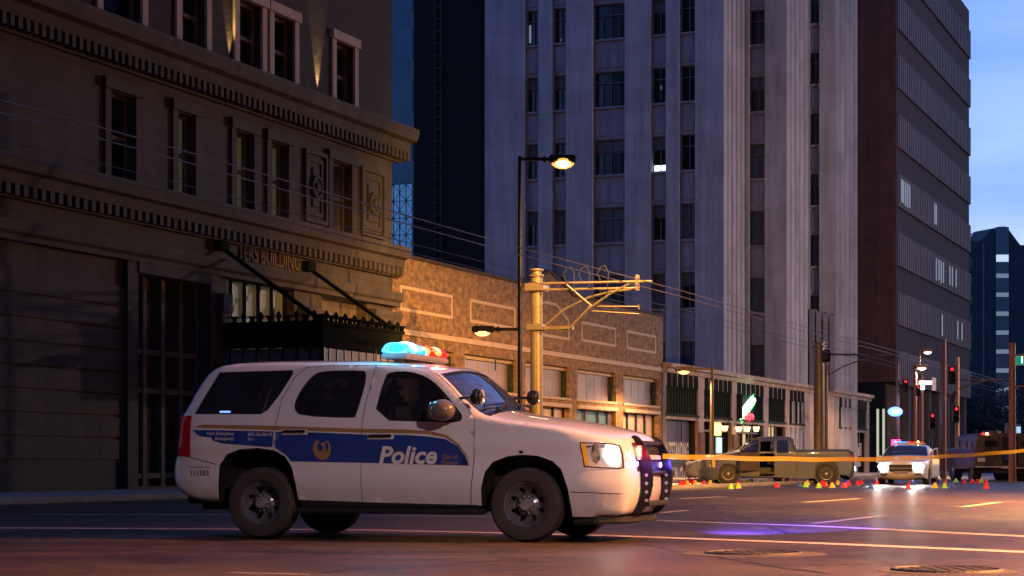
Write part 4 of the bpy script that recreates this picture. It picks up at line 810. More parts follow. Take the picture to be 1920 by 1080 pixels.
t = thing('newspaper_rack', 'pair of pale lit posts with a cyan light beside the thick red pole', 'kiosk', (S(960, 1899, 95), 95, 0)); m = MB()
m.box(-.35, -.15, -.2, .2, 0, Z(793, 95)); m.box(.1, .35, -.2, .2, 0, Z(795, 95)); m.build('cabinet', m_fro, t, bevel=.03); m = MB(); m.box(.12, .33, -.22, -.201, Z(818, 95), Z(800, 95)); m.build('lit_face', m_cool, t)
# ------------------------------------------------------------------ vehicle shells
def pip(p, poly):
    x, y = p; c_ = False; j = len(poly)-1
    for i in range(len(poly)):
        xi, yi = poly[i]; xj, yj = poly[j]
        if (yi > y) != (yj > y) and x < (xj-xi)*(y-yi)/(yj-yi)+xi: c_ = not c_
        j = i
    return c_
def densify(poly, step, closed=True):
    o = []; n = len(poly)
    for i in range(n if closed else n-1):
        p, q = poly[i], poly[(i+1) % n]; L_ = math.dist(p, q); k = max(1, math.ceil(L_/step-1e-6))
        for j in range(k): o.append((p[0]+(q[0]-p[0])*j/k, p[1]+(q[1]-p[1])*j/k))
    if not closed: o.append(poly[-1])
    return o
def chaikin(p, n=1, closed=True):
    for _ in range(n):
        o = []; N = len(p)
        if not closed: o.append(p[0])
        for i in range(N if closed else N-1):
            a, b = p[i], p[(i+1) % N]
            o.append((a[0]*.75+b[0]*.25, a[1]*.75+b[1]*.25)); o.append((a[0]*.25+b[0]*.75, a[1]*.25+b[1]*.75))
        if not closed: o.append(p[-1])
        p = o
    return p
def patch2d(outer, holes=(), step=.06, extra=(), dens=True):
    loops = [densify(outer, step) if dens else outer]+[densify(h, step) for h in holes]; vs = []; es = []
    for lp in loops:
        o = len(vs); vs += lp; es += [(o+i, o+(i+1) % len(lp)) for i in range(len(lp))]
    xs = [p[0] for p in outer]; ys = [p[1] for p in outer]
    bnd = np.array(vs)
    def ok(p, dm): return pip(p, loops[0]) and not any(pip(p, h) for h in loops[1:]) and np.min((bnd[:, 0]-p[0])**2+(bnd[:, 1]-p[1])**2) > dm*dm
    x = min(xs)+step/2
    pts = []
    while x < max(xs):
        y = min(ys)+step/2
        while y < max(ys):
            if ok((x, y), step*.45): pts.append((x, y))
            y += step
        x += step
    pts += [p for p in extra if ok(p, .006)]
    r = delaunay_2d_cdt([Vector(p) for p in vs+pts], es, [], 0, 1e-5)
    V = [(v.x, v.y) for v in r[0]]; T = []
    for f in r[2]:
        c_ = (sum(V[i][0] for i in f)/len(f), sum(V[i][1] for i in f)/len(f))
        if pip(c_, loops[0]) and not any(pip(c_, h) for h in loops[1:]): T.append(tuple(f))
    return V, T
class Shell:
    """A vehicle skin: a side surface y = f(x, z) with every edge rounded over, and a cross loft between the two sides."""
    def __init__(s, R, ang, near, edge, hw, r=.07, amp=lambda i, n: .05, pix=True):
        s.R = R; s.ph = ang; s.near = near; s.h = (math.cos(ang), math.sin(ang)); s.l = (-math.sin(ang), math.cos(ang)); s.hw = hw; s.r = r; s.E = None
        if pix:
            E = [s.inv(*p, it=3) for p in edge]; s.E = None; s.edge_raw = E
        else: E = edge
        s.E = densify(chaikin(E, 1, False), .05, False); s.Ea = np.array(s.E)
        if pix:
            E = [s.inv(*p) for p in edge]; s.E = densify(chaikin(E, 1, False), .05, False); s.Ea = np.array(s.E)
    def f(s, x, z):
        b = s.hw(x, z)
        if s.E is None: return b-.05
        A = s.Ea[:-1]; B = s.Ea[1:]; d = B-A; p = np.array((x, z)); t = np.clip(((p-A)*d).sum(1)/(d*d).sum(1), 0, 1); q = A+d*t[:, None]
        dd = math.sqrt(float((((p-q)**2).sum(1)).min()))
        if dd < s.r: b -= s.r*(1-math.sqrt(max(0, 1-(1-dd/s.r)**2)))
        return b
    def inv(s, px, py, it=8):
        k = (px-960)/F_; y = s.near*.9
        for _ in range(it):
            x = (k*(s.R[1]+y*s.l[1])-s.R[0]-y*s.l[0])/(s.h[0]-k*s.h[1]); Yw = s.R[1]+x*s.h[1]+y*s.l[1]; z = HC-(py-HY)*Yw/F_
            y = .5*y+.5*s.near*s.f(x, z)
        return x, z
    def P(s, pts, sm=0): return chaikin([s.inv(*p) for p in pts], sm)
    def side(s, mb, outer, holes=(), off=0, step=.06, both=True, dens=True):
        ex = []
        if s.E and step < .1:
            for i in range(len(s.E)-1):
                p, q = s.E[i], s.E[i+1]; d = (q[0]-p[0], q[1]-p[1]); L_ = math.hypot(*d)
                for dd in (.012, .035): ex.append((p[0]+d[1]/L_*dd, p[1]-d[0]/L_*dd)); ex.append((p[0]-d[1]/L_*dd, p[1]+d[0]/L_*dd))
        V, T = patch2d(outer, holes, step, ex, dens)
        for sg in ((s.near, -s.near) if both else (s.near,)): mb.add([(x, sg*(s.f(x, z)+off), z) for x, z in V], T)
        return mb
    def loft(s, mb, i0, i1, amp, nv=18, off=0, v0=-1, v1=1):
        E = s.E[i0:i1+1]; n = len(E); vs = []; fs = []
        for i, (x, z) in enumerate(E):
            a = s.E[max(0, i0+i-1)]; b = s.E[min(len(s.E)-1, i0+i+1)]; d = (b[0]-a[0], b[1]-a[1]); L_ = math.hypot(*d); nn = (-d[1]/L_, d[0]/L_); y1 = s.f(x, z)
            am = amp(x, z)
            for j in range(nv+1):
                v = v0+(v1-v0)*j/nv; bg = am*(1-abs(v)**2.2)+off; vs.append((x+nn[0]*bg, v*y1, z+nn[1]*bg))
        for i in range(n-1):
            for j in range(nv): fs.append((i*(nv+1)+j, i*(nv+1)+j+1, (i+1)*(nv+1)+j+1, (i+1)*(nv+1)+j))
        return mb.add(vs, fs)
    def idx(s, p): return int(np.argmin(((s.Ea-np.array(p))**2).sum(1)))
def wheel(root, x, y, r, wd, sgn, rim=m_rim, cap=m_chrome, slots=8, name='wheel', det=True, zc=None):
    zc = r if zc is None else zc; o = -sgn     # sgn: +1 when the outer face looks to -y
    m = MB(); h = wd/2
    m.lathe([(r*.60, -h*.7), (r*.64, -h*.95), (r*.80, -h*1.04), (r*.93, -h*.98), (r*.985, -h*.8), (r, -h*.4), (r, h*.4), (r*.985, h*.8), (r*.93, h*.98), (r*.7, h*.95), (r*.6, h*.6)], c=(0, 0, 0), n=48 if det else 24)
    for k in range(3 if det else 0): m.lathe([(r*1.0015, -h*.5+k*h*.5-.006), (r*1.004, -h*.5+k*h*.5), (r*1.0015, -h*.5+k*h*.5+.006)], n=48)
    if sgn < 0: m.v = [(a, -b, c_) for a, b, c_ in m.v]
    w_ = m.build(name, m_tyre, root, smooth=True); w_.location = (x, y, zc)
    m = MB(); rr = r*.61
    def dep(q): q /= rr; return -h*.72+(.06 if q < .28 else .06+.05*min(1, (q-.28)/.3) if q < .62 else .11-.11*(q-.62)/.38)*r/.37
    holes = []
    for k in range(slots):
        t_ = 2*math.pi*(k+.5)/slots; cx, cz = rr*.64*math.cos(t_), rr*.64*math.sin(t_)
        holes.append([(cx+math.cos(t_)*rr*.16*math.cos(a)-math.sin(t_)*rr*.11*math.sin(a), cz+math.sin(t_)*rr*.16*math.cos(a)+math.cos(t_)*rr*.11*math.sin(a)) for a in [2*math.pi*j/10 for j in range(10)]])
    V, T = patch2d([(rr*math.cos(2*math.pi*j/40), rr*math.sin(2*math.pi*j/40)) for j in range(40)], holes, rr*.12)
    m.add([(a, dep(math.hypot(a, b)), b) for a, b in V], T); m.lathe([(rr*.97, -h*.74), (rr*1.03, -h*.8), (rr*1.05, -h*.7)], n=40)
    if sgn < 0: m.v = [(a, -b, c_) for a, b, c_ in m.v]
    ro = m.build('rim', rim, w_, smooth='all')
    m = MB(); m.lathe([(.001, h*.5), (rr*.99, h*.5), (rr*.99, h*.55), (rr*.99, -h*.5)], n=24); (m.lathe([(rr*.3, h*.3), (rr*.72, h*.3), (rr*.75, h*.4)], n=24))
    if sgn < 0: m.v = [(a, -b, c_) for a, b, c_ in m.v]
    m.build('brake_disc', m_rimd, w_)
    m = MB(); q = rr*.24; m.lathe([(.001, -h*.92), (q*.9, -h*.9), (q*1.15, -h*.74), (q*1.2, -h*.2)], n=16)
    for k in range(10 if det else 0): t_ = 2*math.pi*k/10; m.sphere((rr*.36*math.cos(t_), -h*.40, rr*.36*math.sin(t_)), .014, 1, 1.2, 1, 6, 4)
    if sgn < 0: m.v = [(a, -b, c_) for a, b, c_ in m.v]
    m.build('hub_cap', cap, w_, smooth=True)
    return w_
# ------------------------------------------------------------------ police SUV
def suv():
    R = (-.958, 21.06); ang = R_(-19)
    def hw(x, z):
        b = .985
        if x > 1.75: b -= .27*((x-1.75)/.78)**2.4
        if x < -2.1: b -= .10*((-2.1-x)/.45)**2
        if z > 1.22: b -= .26*(z-1.22)+.05*min(1, (z-1.22)/.12)*0
        if z > 1.12 and z <= 1.22: pass
        if z < .62: b -= .22*(.62-z)**1.3
        b += .016*math.exp(-((z-.98)/.07)**2)+.01*math.exp(-((z-.55)/.1)**2)
        return b
    edge = [(413, 941), (366, 938), (334, 922), (325.5, 897), (326, 869), (332, 850), (337, 805), (341, 780), (353, 762), (373, 725), (396, 693), (423, 683), (500, 679.5), (592, 679), (700, 680), (765, 684),
            (806, 691), (826, 701), (843, 717), (860, 736), (878, 754.5), (897, 771.5), (914, 780), (960, 789), (1030, 797), (1085, 807), (1138, 818), (1160, 825), (1169, 836), (1175, 862), (1179, 900), (1180, 935), (1176, 956), (1166, 968), (1120, 969)]
    S_ = Shell(R, ang, -1, edge, hw, r=.065)
    t = thing('police_suv', 'white police suv with blue stripe and flashing roof lights, parked in the foreground', 'suv', (R[0], R[1], 0), ang)
    P = S_.P
    E = S_.E
    rarch = P([(413, 941), (409.5, 908), (411.5, 873), (425, 852), (448, 842.5), (483, 840), (514.5, 844.5), (534, 856), (546, 876), (553.5, 908), (559, 937)])
    farch = P([(903, 948), (902, 915.5), (909, 885), (924, 866), (951, 855.5), (980, 852.5), (1010, 855), (1037, 865), (1053, 881), (1064.5, 915.5), (1074, 969)])
    outer = list(E)+farch[::-1]+P([(890, 946.5), (882, 946.5), (680, 941), (570, 937.5)])+rarch[::-1][0:-1]
    # doors
    fd_px = [(706, 685), (765, 687), (800, 692), (822, 704), (846, 727), (866, 752), (883, 775), (889.5, 785), (888.8, 853), (882, 946.5), (681, 941.5), (677, 892), (678, 814.5), (686, 756)]
    rd_px = [(576, 689), (625, 685), (705, 685), (685, 756), (677, 814.5), (676, 892), (680, 941), (560, 937), (554.5, 908), (547, 876), (535, 856), (517, 845), (513.5, 838), (515.5, 809), (529, 748), (553, 708)]
    def grow(poly, e):
        cx = sum(p[0] for p in poly)/len(poly); cy_ = sum(p[1] for p in poly)/len(poly); return [(p[0]+(e if p[0] > cx else -e), p[1]+(e if p[1] > cy_ else -e)) for p in poly]
    fd, rd = P(fd_px), P(rd_px)
    uni = P([(576, 689), (625, 685), (706, 685), (765, 687), (800, 692), (822, 704), (846, 727), (866, 752), (883, 775), (889.5, 785), (888.8, 853), (882, 945.2), (681, 940), (561, 935.5), (554.5, 908), (547, 876), (535, 856), (517, 845), (513.5, 838), (515.5, 809), (529, 748), (553, 708)])
    uni_h = [(x, z) for x, z in uni]
    qwin = P([(364.7, 776.7), (386, 740), (412, 698), (549, 694), (549.5, 701), (524, 741), (502, 769), (489, 776.7)], 0)
    rwin = P([(552, 768), (553, 752), (568, 725), (587, 703), (606, 695), (681, 694), (687, 699), (685, 722), (668, 779), (664, 784.5), (562, 780)], 1)
    fwin = P([(699.5, 788), (721, 705), (735, 696.5), (768, 696), (800, 706), (823, 724), (843, 748), (861, 770), (868, 782), (862, 792), (820, 791.5)], 1)
    outer2 = list(E)+farch[::-1]+P([(892, 947)])
    # body side without the door area: the door union is cut as part of the outline at the rocker
    pan = list(E)+farch[::-1]+P([(883.6, 947)])+P([(890, 853), (890.5, 785), (884, 774), (867, 751), (847, 726), (823, 703), (800, 691.2), (765, 686), (706, 684), (625, 684), (575.5, 688), (552, 707.5), (528, 748), (514.5, 809), (512.5, 838.5)])+rarch[::-1][3:]
    b = MB(); S_.side(b, pan, [qwin], dens=True, step=.05)
    # loft in segments
    iw0, iw1 = S_.idx(S_.inv(826, 701)), S_.idx(S_.inv(914, 780)); n = len(E)-1; ir0, ir1 = S_.idx(S_.inv(349, 768)), S_.idx(S_.inv(390, 702))
    def amp(x, z):
        if x > 2.2 and z < 1.02: return .07*min(1, max(0, (z-.25)/.25))
        if x > 1.0 and z < 1.32: return .075+.0*(x)
        if z > 1.75: return .045
        if x > 0.3: return .075+.05*(1.8-z)/.5*0
        return .06
    S_.loft(b, 0, ir0, amp, 20); S_.loft(b, ir1, iw0, amp, 20); S_.loft(b, iw1, n, amp, 20)
    bo_ = b.build('body', m_white, t, smooth='all')
    bo_.data.set_sharp_from_angle(angle=R_(50))
    g_ = MB(); S_.loft(g_, iw0, iw1, amp, 16, off=-.004); g_.build('windscreen', m_ws, t, smooth='all')
    g_ = MB(); S_.loft(g_, ir0, ir1, amp, 12); g_.build('rear_window', m_sg, t, smooth='all')
    # black screen surround
    k_ = MB()
    for v0, v1 in ((-1, -.965), (.965, 1)): S_.loft(k_, iw0, iw1, amp, 2, off=.004, v0=v0, v1=v1)
    S_.loft(k_, iw1-2, iw1, amp, 16, off=.004); S_.loft(k_, iw0, iw0+1, amp, 16, off=.004); k_.build('screen_seal', m_blackp, t)
    for poly, win, nm in ((fd, fwin, 'front_door'), (rd, rwin, 'rear_door')):
        d_ = MB(); S_.side(d_, poly, [win], step=.06); split(d_, nm, m_white, t, smooth='all')
        if nm == 'front_door':
            pass
    # glass
    def shrink(poly, e):
        cx = sum(p[0] for p in poly)/len(poly); cz = sum(p[1] for p in poly)/len(poly); return [(x+(e if x < cx else -e)*min(1, abs(x-cx)/.1), z+(e if z < cz else -e)*min(1, abs(z-cz)/.08)) for x, z in poly]
    for win in (qwin, rwin, fwin):
        g_ = MB(); S_.side(g_, win, off=-.014, step=.08); go = split(g_, 'side_window', m_sg, t, smooth='all')[0]
        g_ = MB(); S_.side(g_, win, [shrink(win, .016)], off=-.008, step=.05); split(g_, 'window_seal', m_blackp, t)
    # inner lining behind the door gaps
    low_ = P([(420, 800), (1060, 808), (1060, 850), (1040, 858), (1010, 849), (975, 846), (930, 853), (900, 870), (892, 930), (690, 925), (570, 922), (557, 880), (540, 852), (515, 838), (483, 833), (430, 842)])
    k_ = MB(); S_.side(k_, low_, off=-.03, step=.15); split(k_, 'inner_lining', m_blackp, t)
    pil = MB()
    for pp in ([(675, 690), (713, 690), (690, 795), (655, 795)], [(540, 690), (585, 690), (555, 780), (505, 795)]): S_.side(pil, P(pp), off=-.03, step=.1)
    split(pil, 'door_pillar', m_blackp, t)
    # livery
    band = P([(517, 809.5), (600, 811), (678, 814.5), (760, 815.5), (800, 818), (835, 823), (858, 836), (872, 854), (880, 873), (799, 870.5), (676, 867.5), (546, 865), (536, 853), (516, 839)])
    s_ = MB(); S_.side(s_, band, off=.003, step=.08); split(s_, 'blue_stripe', m_bluep, t, smooth='all')
    rb = P([(362, 806), (420, 807), (513.5, 809), (511, 838), (500, 838), (478, 836), (448, 834), (415, 831), (400, 826), (395, 820), (376, 818), (368, 813)])
    s_ = MB(); S_.side(s_, rb, off=.003, step=.08); split(s_, 'blue_stripe', m_bluep, t, smooth='all')
    gb = P([(365, 800.5), (382, 796), (514, 798.5), (678, 804), (760, 805), (805, 808), (838, 816), (860, 832), (875, 853), (883, 873), (880.5, 868), (871, 850), (856, 833.5), (834, 820), (800, 813.5), (678, 811), (514, 806), (385, 802.5)])
    s_ = MB(); S_.side(s_, gb, off=.003, step=.08); split(s_, 'gold_stripe', m_gold, t, smooth='all')
    def deco(body, x0, x1, yb, h, mat, nm, shear=0, bold=0):
        vs, fs = text_mesh(body, 1, shear=shear, bold=bold, align='LEFT'); xs = [v[0] for v in vs]; a, za = S_.inv(x0, yb); c_, zc = S_.inv(x1, yb); _, zt = S_.inv(x0, yb-h)
        k = (c_-a)/(max(xs)-min(xs)); kh = (zt-za)/max(v[1] for v in vs); m = MB(); pts = []
        for v in vs: x = a+(v[0]-min(xs))*k; z = za+v[1]*kh+(zc-za)*(x-a)/(c_-a); pts.append((x, -(S_.f(x, z)+.007), z))
        m.add(pts, fs); m.build(nm, mat, t)
    deco('Police', 711, 820, 868.5, 32, m_lett, 'police_lettering', .25, .03)
    deco('City of', 830, 859, 860, 8, m_gold, 'city_lettering', .1, .01); deco('Phoenix', 828, 861, 871, 8, m_gold, 'city_lettering', .1, .01)
    deco('Non Emergency', 389, 440, 815.5, 6, m_lett, 'emergency_lettering', .1, .01); deco('Emergency', 404, 439, 825, 6, m_lett, 'emergency_lettering', .1, .01)
    deco('602-26-26-151', 465, 514, 817, 6, m_lett, 'emergency_lettering', 0, .01); deco('911', 465, 476, 826, 5, m_lett, 'emergency_lettering', 0, .01)
    deco('111353', 359, 392, 891, 9, m_blackp, 'unit_number', 0, .01); deco('To serve and protect', 355, 395, 877, 3.5, m_blackp, 'unit_number')
    # bird emblem: a gold disc with a curled wing cut out of it
    cx, cz = S_.inv(604, 842); s_ = MB(); r = .103
    ring = [(cx+r*math.cos(a), cz+r*math.sin(a)*1.1) for a in [R_(125+k*12) for k in range(25)]]; inner = [(cx+.012+r*.60*math.cos(a), cz+.026+r*.62*math.sin(a)) for a in [R_(125+k*12) for k in range(25)]][::-1]
    S_.side(s_, ring+inner, off=.006, step=.05, both=False)
    S_.side(s_, [(cx-.045, cz-.02), (cx-.02, cz-.055), (cx+.03, cz-.05), (cx+.052, cz), (cx+.035, cz+.045), (cx+.058, cz+.07), (cx+.012, cz+.072), (cx-.02, cz+.05), (cx+.01, cz+.03), (cx+.012, cz-.005), (cx-.018, cz-.015)], off=.006, step=.05, both=False)
    s_.build('bird_emblem', m_gold, t)
    # door handles
    for hx, hz in ((553, 810), (714, 818.5)):
        x, z = S_.inv(hx, hz); y = S_.f(x, z)
        for sg in (-1, 1):
            m = MB(); m.box(x-.15, x+.15, sg*(y+.008), sg*(y+.001), z-.03, z+.03); m.build('handle_recess', m_white, t, bevel=.01)
            m = MB(); m.box(x-.13, x+.13, sg*(y+.04), sg*(y+.01), z-.004, z+.022); m.build('door_handle', m_blackp, t, bevel=.008)
    # rockers, running boards, underside, arches
    m = MB(); a = S_.inv(560, 937)[0]; c_ = S_.inv(902, 947)[0]
    for sg in (-1, 1):
        m.box(a+.02, c_-.02, sg*.95, sg*.75, .34, .425); m.box(a-.0, c_+.02, sg*1.01, sg*.80, .275, .335)
    m.box(-2.3, 2.3, -.7, .7, .30, .52); m.box(-2.42, -1.9, -.8, .8, .36, .46)
    m.build('running_board', m_blackp, t, bevel=.015)
    for ax_, arch in ((-1.475, rarch), (1.478, farch)):
        m = MB()
        for sg in (-1, 1):
            k = len(arch); vs = [(x, sg*(S_.f(x, z)-.004), z) for x, z in arch]+[(x, sg*.62, z) for x, z in arch]; m.add(vs, [(i, i+1, k+i+1, k+i) for i in range(k-1)])
            m.add([(x, sg*.62, z) for x, z in arch], [tuple(range(k))])
        split(m, 'wheel_liner', m_blackp, t)
        for sg in (-1, 1): wheel(t, ax_, sg*.845, .378 if ax_ > 0 else .38, .25, -sg)
    # glossy black arch lips
    # interior
    m = MB()
    for sx, rows in ((.15, (-.42, .42)), (-.9, (-.45, 0, .45))):
        for y in rows: m.box(sx-.25, sx+.25, y-.24, y+.24, .75, .98); m.box(sx-.38, sx-.22, y-.24, y+.24, .9, 1.5); m.box(sx-.36, sx-.26, y-.13, y+.13, 1.52, 1.68)
    m.box(-.62, -.58, -.8, .8, .9, 1.6); split(m, 'seat', m_seat, t, bevel=.05)
    m = MB(); m.box(.75, 1.25, -.82, .82, .9, 1.2); m.box(.45, .8, -.2, .2, .7, 1.1); m.box(-2.3, 1.2, -.85, .85, .5, .56); m.build('dashboard', m_blackp, t, bevel=.04)
    m = MB(); pts = []
    for k in range(21): a_ = 2*math.pi*k/20; pts.append((.62+.06*math.sin(a_), .42+.19*math.cos(a_), 1.15+.18*math.sin(a_)))
    m.path(pts, .016, 6); m.tube((.8, .42, 1.1), (.63, .42, 1.15), .03); m.build('steering_wheel', m_blackp, t)
    m = MB(); m.box(.42, .46, -.08, .08, 1.52, 1.58); m.box(.55, .7, .05, .3, 1.2, 1.38); m.box(.5, .52, -.25, .0, 1.15, 1.4); m.build('dash_equipment', m_blackp, t, bevel=.01)
    # lamps
    hl = P([(1087, 829), (1120, 829.5), (1150, 831.5), (1163, 834), (1169, 850), (1171, 878), (1163, 879), (1125, 878), (1095, 875.5), (1091, 852)])
    hp = [P([(1088, 830), (1098, 831), (1105, 874), (1095.5, 874)]), P([(1137, 836), (1150, 836), (1160, 838), (1163, 862), (1158, 872), (1142, 868), (1134, 852)]), P([(1113, 833), (1118, 830), (1125, 845), (1126, 862), (1120, 870), (1113, 864), (1110, 848)])]
    for sg in (-1, 1):
        S_.near = sg; kw = dict(both=False)
        m = MB(); S_.side(m, hl, off=-.001, step=.03, **kw); h_ = m.build('headlight', m_refl, t, smooth='all')
        m = MB(); S_.side(m, hp[0], off=.004, step=.05, **kw); m.build('indicator', m_amber, h_)
        m = MB(); S_.side(m, hp[1], off=.012, step=.03, **kw); m.build('lit_bulb', m_hl, h_, smooth='all')
        m = MB(); S_.side(m, hp[2], off=.02, step=.03, **kw); m.build('projector', m_chrome, h_, smooth='all')
        m = MB(); S_.side(m, hl, [shrink(hl, .012)], off=.006, step=.04, **kw); m.build('headlight_trim', m_blackp, h_)
    S_.near = -1
    tl = P([(339.5, 781), (360, 779), (357.5, 856), (334.5, 856), (335.5, 815)])
    m = MB(); S_.side(m, tl, off=.006, step=.05); split(m, 'tail_light', m_tail, t, smooth='all')
    m = MB(); S_.side(m, P([(974, 845), (981, 845), (981, 850), (974, 850)]), off=.006); split(m, 'side_marker', m_blackp, t)
    # bumper creases and a greyer patch painted in for the fog recess shade
    m = MB(); S_.side(m, P([(1126, 942), (1133, 932), (1146, 929), (1166, 930), (1160, 936), (1140, 944), (1132, 950)]), off=.002, step=.03); split(m, 'fog_recess_shade', M('recess_shade_white', (.55, .53, .54), .5), t)
    m = MB(); S_.side(m, P([(1070, 922), (1120, 923.5), (1177, 926), (1177, 927.3), (1120, 925), (1070, 923.3)]), off=.002, step=.08); split(m, 'bumper_crease', m_blackp, t)
    m = MB(); S_.side(m, P([(332, 850), (358, 857), (405, 870), (405, 871.4), (358, 858.4), (332, 851.4)]), off=.002, step=.08); split(m, 'bumper_crease', m_blackp, t)
    # grille and front openings, on the cross loft
    xf = S_.E[S_.idx(S_.inv(1175, 862))]
    def front(z0, z1, v0, v1, off, mat, nm, par=t):
        ids = [i for i, (x, z) in enumerate(S_.E) if x > 2.2 and z0 <= z <= z1]; m = MB(); S_.loft(m, min(ids), max(ids), amp, 12, off=off, v0=v0, v1=v1); return m.build(nm, mat, par, smooth='all')
    front(.68, 1.0, -.72, .72, .006, m_blackp, 'grille')
    front(.80, .90, -.72, .72, .022, m_white, 'grille_bar')
    m = MB(); m.prism([(1.95, -.86), (2.2, -.84), (2.38, -.72), (2.47, -.5), (2.49, 0), (2.47, .5), (2.38, .72), (2.2, .84), (1.95, .86)], 'z', .185, .262); m.build('chin_spoiler', m_blackp, t, bevel=.02)
    # push bar
    up = [(2.56, .28), (2.60, .26), (2.68, .30), (2.76, .42), (2.80, .62), (2.78, .82), (2.70, 1.0), (2.64, 1.07), (2.585, 1.085), (2.55, 1.04), (2.555, .9), (2.60, .75), (2.615, .58), (2.60, .46), (2.58, .40), (2.54, .34)]
    up = chaikin([(x-.13, z) for x, z in up], 1)
    holes = [[(2.58+.0*k+.02*math.cos(a), .42+.095*k+.02*math.sin(a)) for a in [2*math.pi*j/10 for j in range(10)]] for k in range(4)]
    V, T = patch2d(up, [], .05)
    pbs = []
    for y in (-.40, .40):
        m = MB(); m.add([(x, y-.012, z) for x, z in V], T); m.add([(x, y+.012, z) for x, z in V], T); k = len(up); m.add([(x, y-.02, z) for x, z in up]+[(x, y+.02, z) for x, z in up], [(i, (i+1) % k, k+(i+1) % k, k+i) for i in range(k)])
        po = m.build('push_bar_upright', m_black, t); pbs.append(po)
        m = MB()
        for k in range(4): m.lathe([(.001, 0), (.014+.002*k*0, 0), (.018, .004)], c=(2.60, y-.022, .42+.085*k), n=12)
        m.build('bolt_hole', m_signw, po)
    m = MB(); m.tube((2.525, -.39, 1.0), (2.525, .39, 1.0), .027, 12); m.tube((2.585, -.39, .70), (2.585, .39, .70), .02, 10); m.tube((2.595, -.39, .385), (2.595, .39, .385), .03, 12); split(m, 'push_bar_rail', m_blackp, t, smooth=True)
    m = MB(); m.box(2.50, 2.55, -.43, -.415, .85, .975); m.build('red_warning_light', m_ered, t, bevel=.008)
    m = MB(); m.box(2.51, 2.54, -.432, -.43, .87, .96); m.build('warning_light_core', m_eora, t)
    m = MB(); m.sphere((2.53, -.52, .79), .028, .4, 1, 1); m.sphere((2.56, .30, .78), .03, .4, 1, 1); split(m, 'grille_strobe', m_epur, t, smooth=True)
    # spotlights, mirror, wipers, light bar
    def bx2(px, py, y):    # pixel -> car coords at lateral y
        k = (px-960)/F_; x = (k*(R[1]+y*S_.l[1])-R[0]-y*S_.l[0])/(S_.h[0]-k*S_.h[1]); Yw = R[1]+x*S_.h[1]+y*S_.l[1]; return x, HC-(py-HY)*Yw/F_
    for px, py, y in ((893, 744, -.97), (999, 745.5, .97)):
        x, z = bx2(px, py, y); m = MB(); m.sphere((x, y, z), .085, .8, 1, 1, 16, 10); m.tube((x-.04, y, z), (x-.2, y*.93, z-.01), .015); so = m.build('spotlight', m_black, t, smooth=True)
        m = MB(); m.lathe([(.001, .02), (.05, .03), (.078, .055)], c=(x, y, z), ax='x', n=16) if y > 0 else m.lathe([(.001, .03), (.05, .04), (.078, .065)], c=(x, y, z), ax='x', n=16); m.build('spotlight_lens', m_chrome, so, smooth=True)
    for sg in (-1, 1):
        x, z = bx2(826, 769, -1.12); m = MB(); m.sphere((x+.02, sg*1.13, z), .12, 1.15, 1.0, .92, 16, 10); mo = m.build('wing_mirror', M('mirror_shell', (.16, .13, .125), .3, coat=.5), t, smooth=True); m = MB(); m.box(x-.02, x+.12, sg*1.1, sg*.93, z-.1, z-.03); m.build('mirror_arm', m_blackp, mo, bevel=.015)
        m = MB(); m.sphere((x-.075, sg*1.13, z), .105, .5, 1.0, .88, 14, 8); m.build('mirror_glass', m_rim, mo, smooth=True)
    m = MB(); iwm = iw1-3; x, z = S_.E[iw1-2]
    m.path([(x+.10, -.7, z+.045), (x-.0, -.35, z+.10), (x-.02, -.05, z+.12)], .012); m.path([(x+.11, -.05, z+.10), (x+.02, .3, z+.12), (x, .65, z+.11)], .012); m.path([(x-.05, -.75, z+.085), (x-.02, -.1, z+.14)], .01); split(m, 'wiper', m_blackp, t)
    x, z = bx2(779, 676, 0); zr = 1.90; zr = max(z, 1.88)
    lbx = x
    m = MB(); m.box(lbx-.15, lbx+.15, -.62, .62, zr-.01, zr+.05); m.box(lbx-.05, lbx+.05, -.5, -.42, zr-.08, zr); m.box(lbx-.05, lbx+.05, .42, .5, zr-.08, zr); lb_ = m.build('light_bar', m_silver, t, bevel=.015)
    for y0, y1, mm in ((-.61, -.03, m_blens), (.03, .61, m_rlens)):
        m = MB(); pr_ = [(lbx-.15, zr+.05), (lbx+.15, zr+.05), (lbx+.13, zr+.12), (lbx+.07, zr+.16), (lbx-.07, zr+.16), (lbx-.13, zr+.12)]; m.prism(pr_, 'y', y0, y1); m.build('dome_lens', mm, lb_, bevel=.015)
    for y, mm, r in ((-.50, m_eblue, .05), (-.33, m_ecyan, .085), (-.12, m_ecyan, .06), (.15, m_eora, .045), (.42, m_eora, .07), (.55, m_ered, .04)):
        m = MB(); m.sphere((lbx-.0, y, zr+.105), r, 1.9, 1, .9, 12, 8); m.build('strobe', mm, lb_, smooth=True)
    m = MB(); m.tube((-.55, 0, 1.90), (-.55, 0, 2.02), .008); m.tube((.72, .3, 1.80), (.72, .3, 1.92), .008); split(m, 'antenna', m_blackp, t)
    M4 = Matrix.Translation((R[0], R[1], 0)) @ Matrix.Rotation(ang, 4, 'Z')
    W_ = lambda *p: M4 @ Vector(p)
    light('bar_blue_lamp', 'POINT', W_(lbx-.05, -.66, zr+.28), 22, (.1, .6, 1), shadow_soft_size=.08)
    light('bar_red_lamp', 'POINT', W_(lbx+.15, .5, zr+.3), 16, (1, .12, .06), shadow_soft_size=.08)
    light('headlight_lamp', 'SPOT', W_(2.55, -.62, .92), 60, (1, .93, .85), spot_size=R_(60), spot_blend=.8, shadow_soft_size=.05, to=W_(10, -.8, .2))
    light('red_push_lamp', 'POINT', W_(2.60, -.52, .9), 2.4, (1, .04, .06), shadow_soft_size=.03)
    light('grille_violet_lamp', 'POINT', W_(2.62, -.58, .79), .8, (.3, .12, 1), shadow_soft_size=.03)
